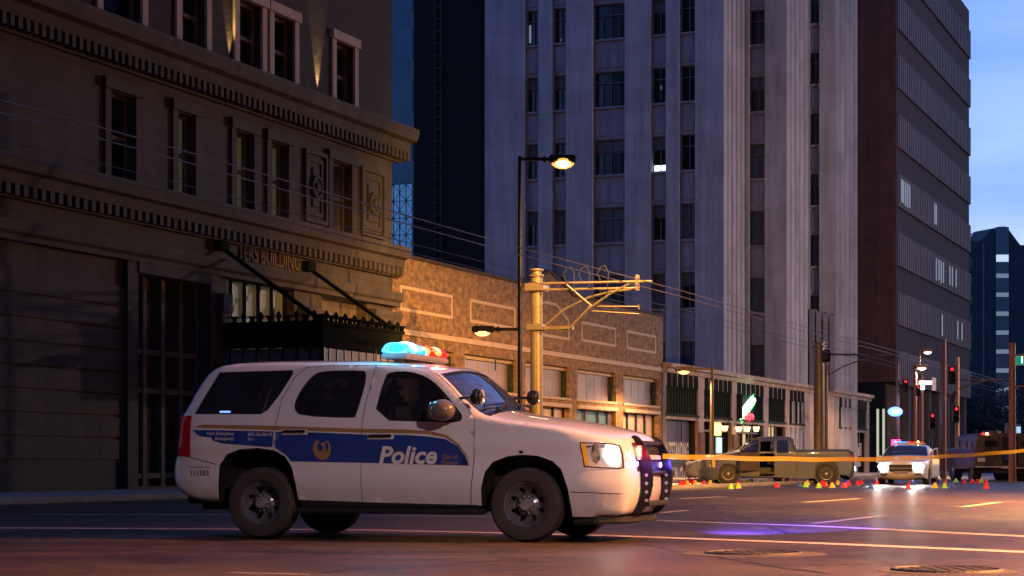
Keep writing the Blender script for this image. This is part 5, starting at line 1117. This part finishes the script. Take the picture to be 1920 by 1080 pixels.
    light('grille_blue_lamp', 'POINT', W_(2.66, .2, .78), 1.0, (.12, .1, 1), shadow_soft_size=.03)
    light('front_blue_lamp', 'SPOT', W_(2.85, .3, .78), 22000, (.09, .06, 1), spot_size=R_(36), spot_blend=1.0, shadow_soft_size=.04, to=(3.3, 23.6, 0))
    m = MB(); m.box(-2.06, -1.94, -.74, -.72, 1.325, 1.36); m.build('window_glint', M('window_glint_glow', (.5, .8, 1), .3, es=5, ec=(.4, .7, 1)), t); light('window_glint_lamp', 'POINT', W_(-2.0, -.78, 1.36), .25, (.1, .2, 1), shadow_soft_size=.02)  # added glow box and lamp stand in for a blue reflection in the glass
    light('tape_blue_lamp', 'SPOT', W_(2.75, -.12, .8), 700, (.12, .08, 1), spot_size=R_(17), spot_blend=1.0, shadow_soft_size=.03, to=at(1560, 862, 60))
    return t, W_
SUVO, SW = suv()
# ------------------------------------------------------------------ generic parked cars
def sedan(lab, loc, ang, group, open_door=True, lights_on=True, paint=m_white, stripe=True):
    t = thing('police_car', lab, 'police car', (*loc, 0), ang, group)
    edge = [(-2.35, .32), (-2.5, .40), (-2.52, .62), (-2.46, .95), (-2.3, 1.02), (-1.85, 1.06), (-1.5, 1.22), (-1.05, 1.43), (-.4, 1.48), (.1, 1.46), (.5, 1.34), (1.1, 1.02), (1.5, .98), (2.2, .86), (2.42, .76), (2.5, .6), (2.5, .42), (2.42, .3), (2.3, .26)]
    def hw(x, z):
        b = .93
        if x > 1.6: b -= .26*((x-1.6)/.9)**2.3
        if x < -1.8: b -= .2*((-1.8-x)/.7)**2
        if z > .95: b -= .38*(z-.95)
        return b
    S_ = Shell((0, 0), 0, 1, edge, hw, r=.06, pix=False)
    arch = lambda cx: [(cx+.38*math.cos(a), .33+.38*math.sin(a)) for a in [R_(-20+22*k) for k in range(11)]]
    af, ar = arch(1.5), arch(-1.45); W1 = [(.95, .98), (.5, 1.28), (.1, 1.38), (-.15, 1.39), (-.15, .98)]; W2 = [(-.25, .98), (-.25, 1.39), (-.9, 1.36), (-1.35, 1.16), (-1.5, .99)]
    outer = [p for p in S_.E]+[p for p in af]+[(.9, .22), (-.9, .22)]+[p for p in ar]
    b = MB(); S_.side(b, outer, [W1, W2], step=.1)
    am = lambda x, z: .12 if x > 2.3 or x < -2.4 else .05
    n = len(S_.E)-1; i0, i1 = S_.idx((.25, 1.42)), S_.idx((1.1, 1.03)); j0, j1 = S_.idx((-1.8, 1.08)), S_.idx((-1.1, 1.41))
    S_.loft(b, 0, j0, am, 12); S_.loft(b, j1, i0, am, 12); S_.loft(b, i1, n, am, 12); b.build('body', paint, t, smooth='all').data.set_sharp_from_angle(angle=R_(50))
    g_ = MB(); S_.loft(g_, i0, i1, am, 10); g_.build('windscreen', m_ws, t, smooth='all'); g_ = MB(); S_.loft(g_, j0, j1, am, 10); g_.build('rear_window', m_sg, t, smooth='all')
    for w_ in (W1, W2): g_ = MB(); S_.side(g_, w_, off=-.01, step=.2); split(g_, 'side_window', m_sg, t)
    if stripe: g_ = MB(); S_.side(g_, [(-2.2, .86), (-1.9, .72), (-1.6, .74), (-1.0, .6), (.9, .6), (1.0, .82), (.8, .88)], off=.004, step=.15); split(g_, 'blue_stripe', m_bluep, t); 
    for x in (1.5, -1.45):
        for sg in (-1, 1): wheel(t, x, sg*.82, .33, .22, -sg, rim=m_rim, det=False, slots=6)
    m = MB(); m.box(-2.2, 2.3, -.7, .7, .18, .4); m.box(-1.9, 1.1, -.8, .8, .5, .6); m.build('underbody', m_blackp, t)
    m = MB(); m.box(-.6, -.1, -.6, .6, .6, 1.2); m.box(-1.6, -1.3, -.6, .6, .6, 1.15); m.box(.7, 1.1, -.75, .75, .7, .98); split(m, 'seat', m_seat, t, bevel=.05)
    m = MB(); m.box(2.50, 2.63, -.42, .42, .48, .74); m.build('grille', m_blackp, t, bevel=.02); m = MB(); m.box(2.62, 2.645, -.4, .4, .585, .625); m.box(2.62, 2.645, -.25, .25, .42, .5); m.build('grille_bar', m_chrome, t)
    for sg in (-1, 1):
        m = MB(); m.sphere((2.42, sg*.66, .66), .12, .7, 1.2, .7); h_ = m.build('headlight', m_refl, t, smooth=True)
        if lights_on: m = MB(); m.sphere((2.50, sg*.66, .66), .145, .5, 1.15, .95); m.build('lit_bulb', m_hl2, h_, smooth=True)
        m = MB(); m.box(2.46, 2.56, sg*.62-.12, sg*.62+.12, .36, .42); m.build('fog_lamp', m_blackp, t)
        m = MB(); m.sphere((.75, sg*1.0, 1.02), .1, .6, 1, .7); m.build('wing_mirror', paint, t, smooth=True)
    m = MB(); m.box(-.35, -.05, -.58, .58, 1.52, 1.56); lb_ = m.build('light_bar', m_silver, t)
    for y, mm in ((-.45, m_blens), (-.2, m_blens), (.12, m_rlens), (.4, m_rlens)): m = MB(); m.box(-.31, -.09, y-.12, y+.12, 1.561, 1.615); m.build('dome_lens', mm, lb_, bevel=.01)
    for y, mm in ((-.5, m_eblue), (.35, m_eora), (.0, m_sigred)): m = MB(); m.sphere((-.06, y, 1.6), .035); m.build('strobe', mm, lb_)
    if open_door:
        m = MB(); y0 = .93; dx_, dy_ = -math.cos(R_(9)), math.sin(R_(9)); nx, ny = -dy_*.05, dx_*.05; q0 = (.95, y0); q1 = (.95+dx_*1.05, y0+dy_*1.05)
        m.prism([q0, q1, (q1[0]-nx, q1[1]-ny), (q0[0]-nx, q0[1]-ny)], 'z', .28, .95); d_ = m.build('open_door', paint, t, bevel=.015); m = MB(); L2 = lambda s_, z: (q0[0]+dx_*s_, q0[1]+dy_*s_, z); m.path([L2(.03, .95), L2(.35, 1.3), L2(.9, 1.36), L2(1.03, .95)], .025); m.build('door_frame', paint, d_)
    return t
pc = at(1688, 868, 72.0)
sedan('white police sedan with headlights blazing and its driver door open', (pc.x+.75, pc.y+2.2), math.atan2(-.94, -.30), 'police cars behind the tape')
for px in (1646, 1711):
    p = at(px, 873, 69.3); light('far_headlight', 'SPOT', p, 350, (1, .95, .85), spot_size=R_(80), spot_blend=.8, shadow_soft_size=.06, to=(p.x*.72, p.y-26, -.2))
q = at(1372, 868, 82.0)
sedan('white car with a light bar parked close behind the grey pickup, mostly hidden', (q.x+.6, q.y), R_(180-3), 'police cars behind the tape', open_door=False, lights_on=False, paint=M('silver_car_paint', (.25, .25, .27), .35, coat=.5))
# ------------------------------------------------------------------ pickup
def pickup():
    Yp = 74.8; X0 = (1462-960)/F_*Yp; R = (X0, Yp+.95); ang = R_(180)
    def hw(x, z):
        b = .97
        if x > 2.2: b -= .25*((x-2.2)/.8)**2
        if z > 1.2 and -.95 < x < 1.5: b -= .3*(z-1.2)
        return b
    c = lambda x, y: (1240+x/4.695, 700+y/4.695)
    edge = [c(*p) for p in ((1660, 930), (1700, 890), (1702, 780), (1694, 668), (1500, 667), (1200, 672), (1186, 668), (1176, 610), (1160, 572), (1120, 562), (980, 562), (880, 568), (850, 580), (780, 630), (705, 693), (600, 712), (470, 730), (400, 748), (384, 790), (380, 830), (366, 860), (368, 910), (385, 945), (440, 950))]
    S_ = Shell(R, ang, 1, [(x, y) for x, y in edge], hw, r=.06)
    # the edge must run rear-bottom over the top to the front-bottom
    t = thing('pickup_truck', 'dark grey extended cab pickup with its driver door open', 'pickup truck', (R[0], R[1], 0), ang)
    P = lambda pts: [S_.inv(*c(*p)) for p in pts]
    ar = P([(1640, 900), (1560, 890), (1560, 830), (1530, 780), (1450, 765), (1380, 780), (1355, 830), (1350, 925)]); af = P([(1000, 915), (700, 900), (672, 860), (650, 810), (590, 792), (540, 800), (512, 840), (500, 925)])
    W2 = P([(1018, 590), (1105, 588), (1120, 620), (1118, 698), (1015, 700)]); W1 = P([(875, 600), (990, 592), (990, 690), (868, 690)]); W0 = P([(855, 605), (855, 700), (700, 700), (780, 645)])
    dro = P([(868, 705), (992, 700), (992, 905), (868, 905)])
    E = list(S_.E)
    outer = E+af[::-1]+ar[::-1]
    b = MB(); S_.side(b, outer, [W2, W1, W0, dro], step=.1, both=False)
    b2 = MB(); 
    am = lambda x, z: .1 if x > 2.6 else .04
    n = len(E)-1; i0, i1 = S_.idx(S_.inv(*c(855, 578))), S_.idx(S_.inv(*c(705, 693))); bedA, bedB = S_.idx(S_.inv(*c(1690, 668))), S_.idx(S_.inv(*c(1190, 670)))
    S_.loft(b, 0, bedA, am, 12); S_.loft(b, bedB, i0, am, 12); S_.loft(b, i1, n, am, 12)
    S_.near = -1; S_.side(b, outer, [W2, W0], step=.12, both=False); S_.near = 1
    b.build('body', m_grey, t, smooth='all').data.set_sharp_from_angle(angle=R_(50))
    g_ = MB(); S_.loft(g_, i0, i1, am, 10); g_.build('windscreen', m_ws, t, smooth='all')
    for w_ in (W2, W0): g_ = MB(); S_.side(g_, w_, off=-.012, step=.2); split(g_, 'side_window', m_sg, t)
    xa, xb = S_.E[bedA][0]+.05, S_.E[bedB][0]-.05; zb = S_.E[bedA][1]
    m = MB(); m.box(xa, xb, -.82, .82, .62, .68); m.box(xa, xb, .80, .93, zb-.06, zb+.005); m.box(xa, xb, -.93, -.80, zb-.06, zb+.005); m.box(xa-.02, xa+.03, -.85, .85, .65, zb-.01); m.build('cargo_bed', m_blackp, t)
    gp = MB()
    for px in (996, 1190):
        S_.side(gp, P([(px-3, 700), (px+3, 700), (px+3, 905), (px-3, 905)]), off=.003, step=.2)
    gp.build('panel_gap', m_blackp, t)
    xf, xr = S_.inv(*c(590, 895))[0], S_.inv(*c(1455, 900))[0]
    for x in (xf, xr):
        for sg in (-1, 1): wheel(t, x, sg*.84, .385, .25, -sg, rim=m_silver, slots=6, det=False)
        m = MB(); m.lathe([(.50, -.2), (.50, .2), (.001, .2)], c=(x, .7, .42), n=20); m.lathe([(.50, .2), (.50, -.2), (.001, -.2)], c=(x, -.7, .42), n=20); split(m, 'wheel_liner', m_blackp, t)
    m = MB(); m.box(xr-.9, xf+.6, -.6, .6, .35, .62); m.box(xr+.6, xf-.6, -.93, .93, .38, .47); m.build('chassis', m_blackp, t)
    m = MB(); xn = S_.E[-4][0]; m.box(xn-.35, xn+.06, -.8, .8, .36, .66); m.build('front_bumper', m_blackp, t, bevel=.05); m = MB(); m.box(S_.E[0][0]-.25, S_.E[0][0]+.05, -.8, .8, .5, .68); m.build('rear_bumper', m_chrome, t, bevel=.03)
    m = MB(); S_.side(m, P([(395, 765), (470, 765), (472, 825), (400, 828)]), off=.006, step=.08); h_ = m.build('headlight', m_refl, t); m = MB(); S_.side(m, P([(450, 765), (472, 765), (474, 825), (452, 826)]), off=.01, step=.08); split(m, 'indicator', m_amber, h_)
    m = MB(); S_.side(m, P([(1660, 720), (1695, 720), (1697, 790), (1660, 785)]), off=.006, step=.1); split(m, 'tail_light', m_tail, t)
    # open door swung forward, seats
    xd = S_.inv(*c(866, 800))[0]; m = MB(); dy = .97
    A = Vector((xd+.02, dy)); B = A+Vector((.80, .42))*1.0
    def dbox(mb, z0, z1, th=.04, s0=0, s1=1):
        p, q = A+(B-A)*s0, A+(B-A)*s1; n = Vector((-(B-A).y, (B-A).x)).normalized()*th; mb.add([(p.x, p.y, z0), (q.x, q.y, z0), (q.x+n.x, q.y+n.y, z0), (p.x+n.x, p.y+n.y, z0), (p.x, p.y, z1), (q.x, q.y, z1), (q.x+n.x, q.y+n.y, z1), (p.x+n.x, p.y+n.y, z1)], [(0, 1, 2, 3), (4, 5, 6, 7), (0, 1, 5, 4), (1, 2, 6, 5), (2, 3, 7, 6), (3, 0, 4, 7)])
    dbox(m, .5, 1.2); do = m.build('open_door', M('brown_lit_trim', (.09, .06, .04), .5), t); m = MB(); dbox(m, 1.2, 1.75, .03, 0, .06); dbox(m, 1.69, 1.75, .03, .06, .55); p, q = A+(B-A)*.55, A+(B-A)*1.0; m.tube((p.x, p.y, 1.72), (q.x, q.y, 1.2), .025); m.build('door_frame', m_grey, do)  # door trim with brown light put into its base colour
    m = MB(); xs_ = xd-.55
    for y in (-.4, .4): m.box(xs_-.25, xs_+.25, y-.25, y+.25, .75, 1.0); m.box(xs_-.38, xs_-.22, y-.25, y+.25, .9, 1.55)
    split(m, 'seat', m_seat, t, bevel=.05); m = MB(); m.box(xd+.35, xd+.8, -.8, .8, .8, 1.15); m.build('dashboard', m_blackp, t)
    m = MB(); m.sphere((xd+.72, 1.12, 1.22), .12, .5, 1, .8); m.build('wing_mirror', m_blackp, t, smooth=True)
    return t
pickup()
# ------------------------------------------------------------------ armoured truck
def armoured():
    Yr = 86.0; X0 = (1829-960)/F_*Yr; Wd = 2.4; zt = Z(812, Yr); t = thing('armoured_truck', 'tan armoured police truck seen from behind with a rear door open', 'truck', (X0+Wd/2, Yr, 0), R_(90))
    # local: x forward (away from the camera), y left
    L_ = 5.6; h = Wd/2; m = MB()
    sec = [(-h, .62), (-h, 1.45), (-h+.12, zt-.12), (-h+.3, zt), (h-.3, zt), (h-.12, zt-.12), (h, 1.45), (h, .62)]
    m.prism(sec, 'x', .05, 4.0); m.prism([(-h+.05, .62), (-h+.05, 1.35), (-h+.2, 1.5), (h-.2, 1.5), (h-.05, 1.35), (h-.05, .62)], 'x', 4.0, L_+.4)
    m.build('body', m_tan, t)
    m = MB(); y0 = h-.02
    m.prism([(-h+.04, .7), (-h+.04, 1.45), (-h+.14, zt-.16), (-.0, zt-.16), (-.0, .7)], 'x', .0, .049); m.build('rear_opening', m_blackp, t)
    m = MB(); m.prism([(.02, .66), (.02, zt-.12), (h-.14, zt-.12), (h-.02, 1.45), (h-.02, .66)], 'x', -.05, .048); d_ = m.build('rear_door', m_tan, t, bevel=.02)
    m = MB(); m.box(-.08, -.051, .25, .8, zt-.55, zt-.32); split(m, 'gun_port', m_wglass, d_); m = MB(); m.box(-.09, -.051, .15, .9, zt-.6, zt-.56); m.box(-.1, -.051, .3, .36, 1.0, 1.3); m.build('door_handle', m_black, d_)
    m = MB(); m.box(-.9, .0, -h-.04, -h+.04, .66, zt-.14); m.box(-.75, -.7, -h, -h+.7, .7, zt-.2); d2 = m.build('open_rear_door', m_tan, t, bevel=.02); m = MB(); m.box(-.77, -.751, -h+.1, -h+.6, zt-.6, zt-.35); split(m, 'gun_port', m_wglass, d2)
    m = MB(); m.box(-.25, .0, -.2, h, .60, .66); m.box(-.35, -.0, -h, .1, .55, .61); m.build('rear_step', M('pale_step', (.6, .5, .4), .5), t)
    m = MB()
    for x in (1.0, 2.0): m.box(x-.22, x+.22, h-.02, h+.015, 1.45, 1.72)
    split(m, 'side_port', m_wglass, t); m = MB(); m.box(3.2, 3.9, h-.06, h+.005, 1.45, 1.8); m.build('cab_window', m_wglass, t)
    m = MB(); m.box(.2, 3.8, h+.0, h+.25, .55, .6); m.build('side_step', m_polepaint, t)
    for x in (1.0, 4.7):
        for sg in (-1, 1):
            wheel(t, x, sg*(h-.2), .48, .32, -sg, rim=m_tan, slots=6, det=False)
            m = MB(); m.lathe([(.6, -.3), (.6, .05)], c=(x, sg*(h-.08), .55), n=20); split(m, 'wheel_arch', m_blackp, t)
    m = MB(); m.box(-.03, 5.6, -.8, .8, .35, .63); m.build('chassis', m_blackp, t)
    m = MB(); m.sphere((-.03, h-.35, zt-.03), .06, 1, 2, .7); m.build('red_marker_light', m_sigred, t); m = MB(); m.sphere((-.03, h-.5, zt-.03), .05, 1, 1.3, .8); m.build('amber_marker_light', m_eora, t)
    m = MB(); m.box(-.07, -.051, h-.42, h-.08, .86, 1.03); m.build('number_plate', m_signw, t); m = MB(); m.sphere((-.06, h-.2, 1.2), .05, .5, 1, 1); split(m, 'tail_light', m_tail, t)
    m = MB(); m.box(-.29, -.251, -.3, .0, .9, 1.25); m.build('blue_crest', m_bluep, t)
    m = MB()
    for y in (h-.1, .2): m.tube((.3, y, zt), (.3, y, zt+.15), .03)
    m.lathe([(.4, 0), (.4, .12), (.001, .13)], c=(2.0, 0, zt), ax='z', n=14); m.build('roof_hatch', m_tan, t)
    light('truck_blue_lamp', 'SPOT', (X0-3.4, Yr+1.0, 2.8), 520, (.10, .07, 1), spot_size=R_(80), spot_blend=.7, shadow_soft_size=.1, to=(X0, Yr+2.5, 1.5))
armoured()
# ------------------------------------------------------------------ barrier tape
t0 = SW(2.66, .0, .87); px_end = at(1990, 838, 30.5)
m = MB(); vs = []; fs = []; n = 60
for i in range(n+1):
    s_ = i/n; p = t0.lerp(px_end, s_); p.z -= .10*math.sin(math.pi*s_)+.004*math.sin(i*.8); tw_ = .5*math.sin(i*.35); h_ = .026
    vs += [(p.x, p.y+tw_*h_, p.z-h_), (p.x, p.y-tw_*h_, p.z+h_)]
fs = [(2*i, 2*i+2, 2*i+3, 2*i+1) for i in range(n)]; m.add(vs, fs); o = m.build('barrier_tape', m_tape, smooth=True); tag(o, 'yellow police tape stretched from the white suv across the street', 'tape')
t = thing('tape_post', 'thin metal post outside the picture holding the yellow tape', 'post', (px_end.x, px_end.y, 0)); m = MB(); m.tube((0, 0, 0), (0, 0, 1.2), .03); m.lathe([(.001, 0), (.2, 0), (.18, .04), (.03, .05)], ax='z', n=16); m.build('post', m_polepaint, t)
# ------------------------------------------------------------------ evidence markers
cc = lambda x, y: (1240+x/4.695, 700+y/4.695); dd = lambda x, y: (1580+x/3.485, 620+y/3.485)
mk = [('red', cc(170, 985)), ('red', cc(205, 985)), ('yellow', cc(228, 985)), ('red', cc(265, 965)), ('blue', cc(293, 950)), ('blue', cc(245, 952)), ('yellow', cc(300, 985)), ('red', cc(285, 975)), ('red', cc(375, 985)), ('blue', cc(398, 972)), ('yellow', cc(430, 980)),
      ('green', cc(612, 1018)), ('yellow', cc(678, 1012)), ('red', cc(675, 972)), ('yellow', cc(745, 965)), ('yellow', cc(770, 970)), ('blue', cc(795, 955)), ('yellow', cc(835, 965)), ('yellow', cc(925, 965)), ('yellow', cc(950, 960)), ('red', cc(1018, 1003)), ('yellow', cc(1075, 958)), ('red', cc(1122, 958)), ('red', cc(1195, 950)), ('yellow', cc(1285, 985)), ('green', cc(1270, 1003)), ('blue', cc(1305, 950)), ('blue', cc(1213, 1000)),
      ('green', cc(1385, 1010)), ('red', cc(1415, 985)), ('red', cc(1440, 995)), ('yellow', cc(1503, 1008)), ('yellow', cc(1555, 982)), ('blue', cc(1585, 1000)), ('red', cc(1608, 1008)), ('blue', cc(1622, 975)), ('red', cc(1648, 988)), ('red', cc(1728, 985)), ('red', cc(1762, 975)),
      ('blue', dd(185, 1030)), ('red', dd(222, 1005)), ('red', dd(245, 1003)), ('red', dd(270, 1003)), ('red', dd(450, 995)), ('blue', dd(457, 1015)), ('red', dd(430, 1033)), ('blue', dd(558, 1003)), ('red', dd(598, 998)), ('blue', dd(628, 1003)), ('red', dd(668, 1000)), ('yellow', dd(603, 1028)), ('green', dd(665, 1030)), ('blue', dd(713, 1025)), ('green', dd(740, 990)), ('red', dd(790, 1000)), ('red', dd(846, 998)), ('red', dd(881, 998)), ('green', dd(905, 988)), ('red', dd(932, 1000)), ('red', dd(938, 1033))]
protos = {}
ordn = ['first', 'second', 'third', 'fourth', 'fifth', 'sixth', 'seventh', 'eighth', 'ninth', 'tenth', 'eleventh', 'twelfth', 'thirteenth', 'fourteenth', 'fifteenth', 'sixteenth', 'seventeenth', 'eighteenth', 'nineteenth', 'twentieth', 'twenty-first', 'twenty-second', 'twenty-third', 'twenty-fourth', 'twenty-fifth', 'twenty-sixth', 'twenty-seventh', 'twenty-eighth', 'twenty-ninth', 'thirtieth']
cnt = {}
for colr, (px, py) in sorted(mk, key=lambda a: a[1][0]):
    X, Yv = gnd(px, max(py, 904.5)); cnt[colr] = cnt.get(colr, 0)+1
    lab = f'{colr} evidence cone on the road, {ordn[cnt[colr]-1]} {colr} one from the left'
    if colr not in protos:
        t = thing('evidence_cone', lab, 'cone', (X, Yv, 0), 0, 'coloured evidence cones on the road')
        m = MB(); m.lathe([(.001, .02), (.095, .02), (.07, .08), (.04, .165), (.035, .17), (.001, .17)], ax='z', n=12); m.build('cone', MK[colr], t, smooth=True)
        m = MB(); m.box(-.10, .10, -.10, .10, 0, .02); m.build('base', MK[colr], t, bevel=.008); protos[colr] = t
    else:
        c_ = copy_tree(protos[colr]); c_.location = (X, Yv, 0); c_['label'] = lab
# ------------------------------------------------------------------ added unseen blocks that cut sky light on the left side
for nm, lab, b_ in (('sky_blocker', 'added sky blocker outside the picture on the left', (-75, -28, -60, 20, 0, 55)), ('sky_blocker', 'added sky blocker outside the picture behind the camera', (-60, -12, -75, -25, 0, 45)), ('sky_blocker', 'added sky blocker outside the picture on the right', (36, 90, -70, 22, 0, 70)), ('sky_blocker', 'added sky blocker outside the picture straight behind the camera', (-10, 34, -75, -34, 0, 62)), ('sky_blocker', 'added sky blocker outside the picture across the street on the right', (34, 95, 34, 82, 0, 48))):
    m = MB(); m.box(*b_); m.box(b_[0]-.3, b_[1]+.3, b_[2]-.3, b_[3]+.3, b_[5], b_[5]+1)
    for k in range(1, 12): m.box(b_[0]-.1, b_[1]+.1, b_[2]-.1, b_[3]+.1, k*4-.3, k*4)
    o = m.build(nm, m_darkw); tag(o, lab, 'building')
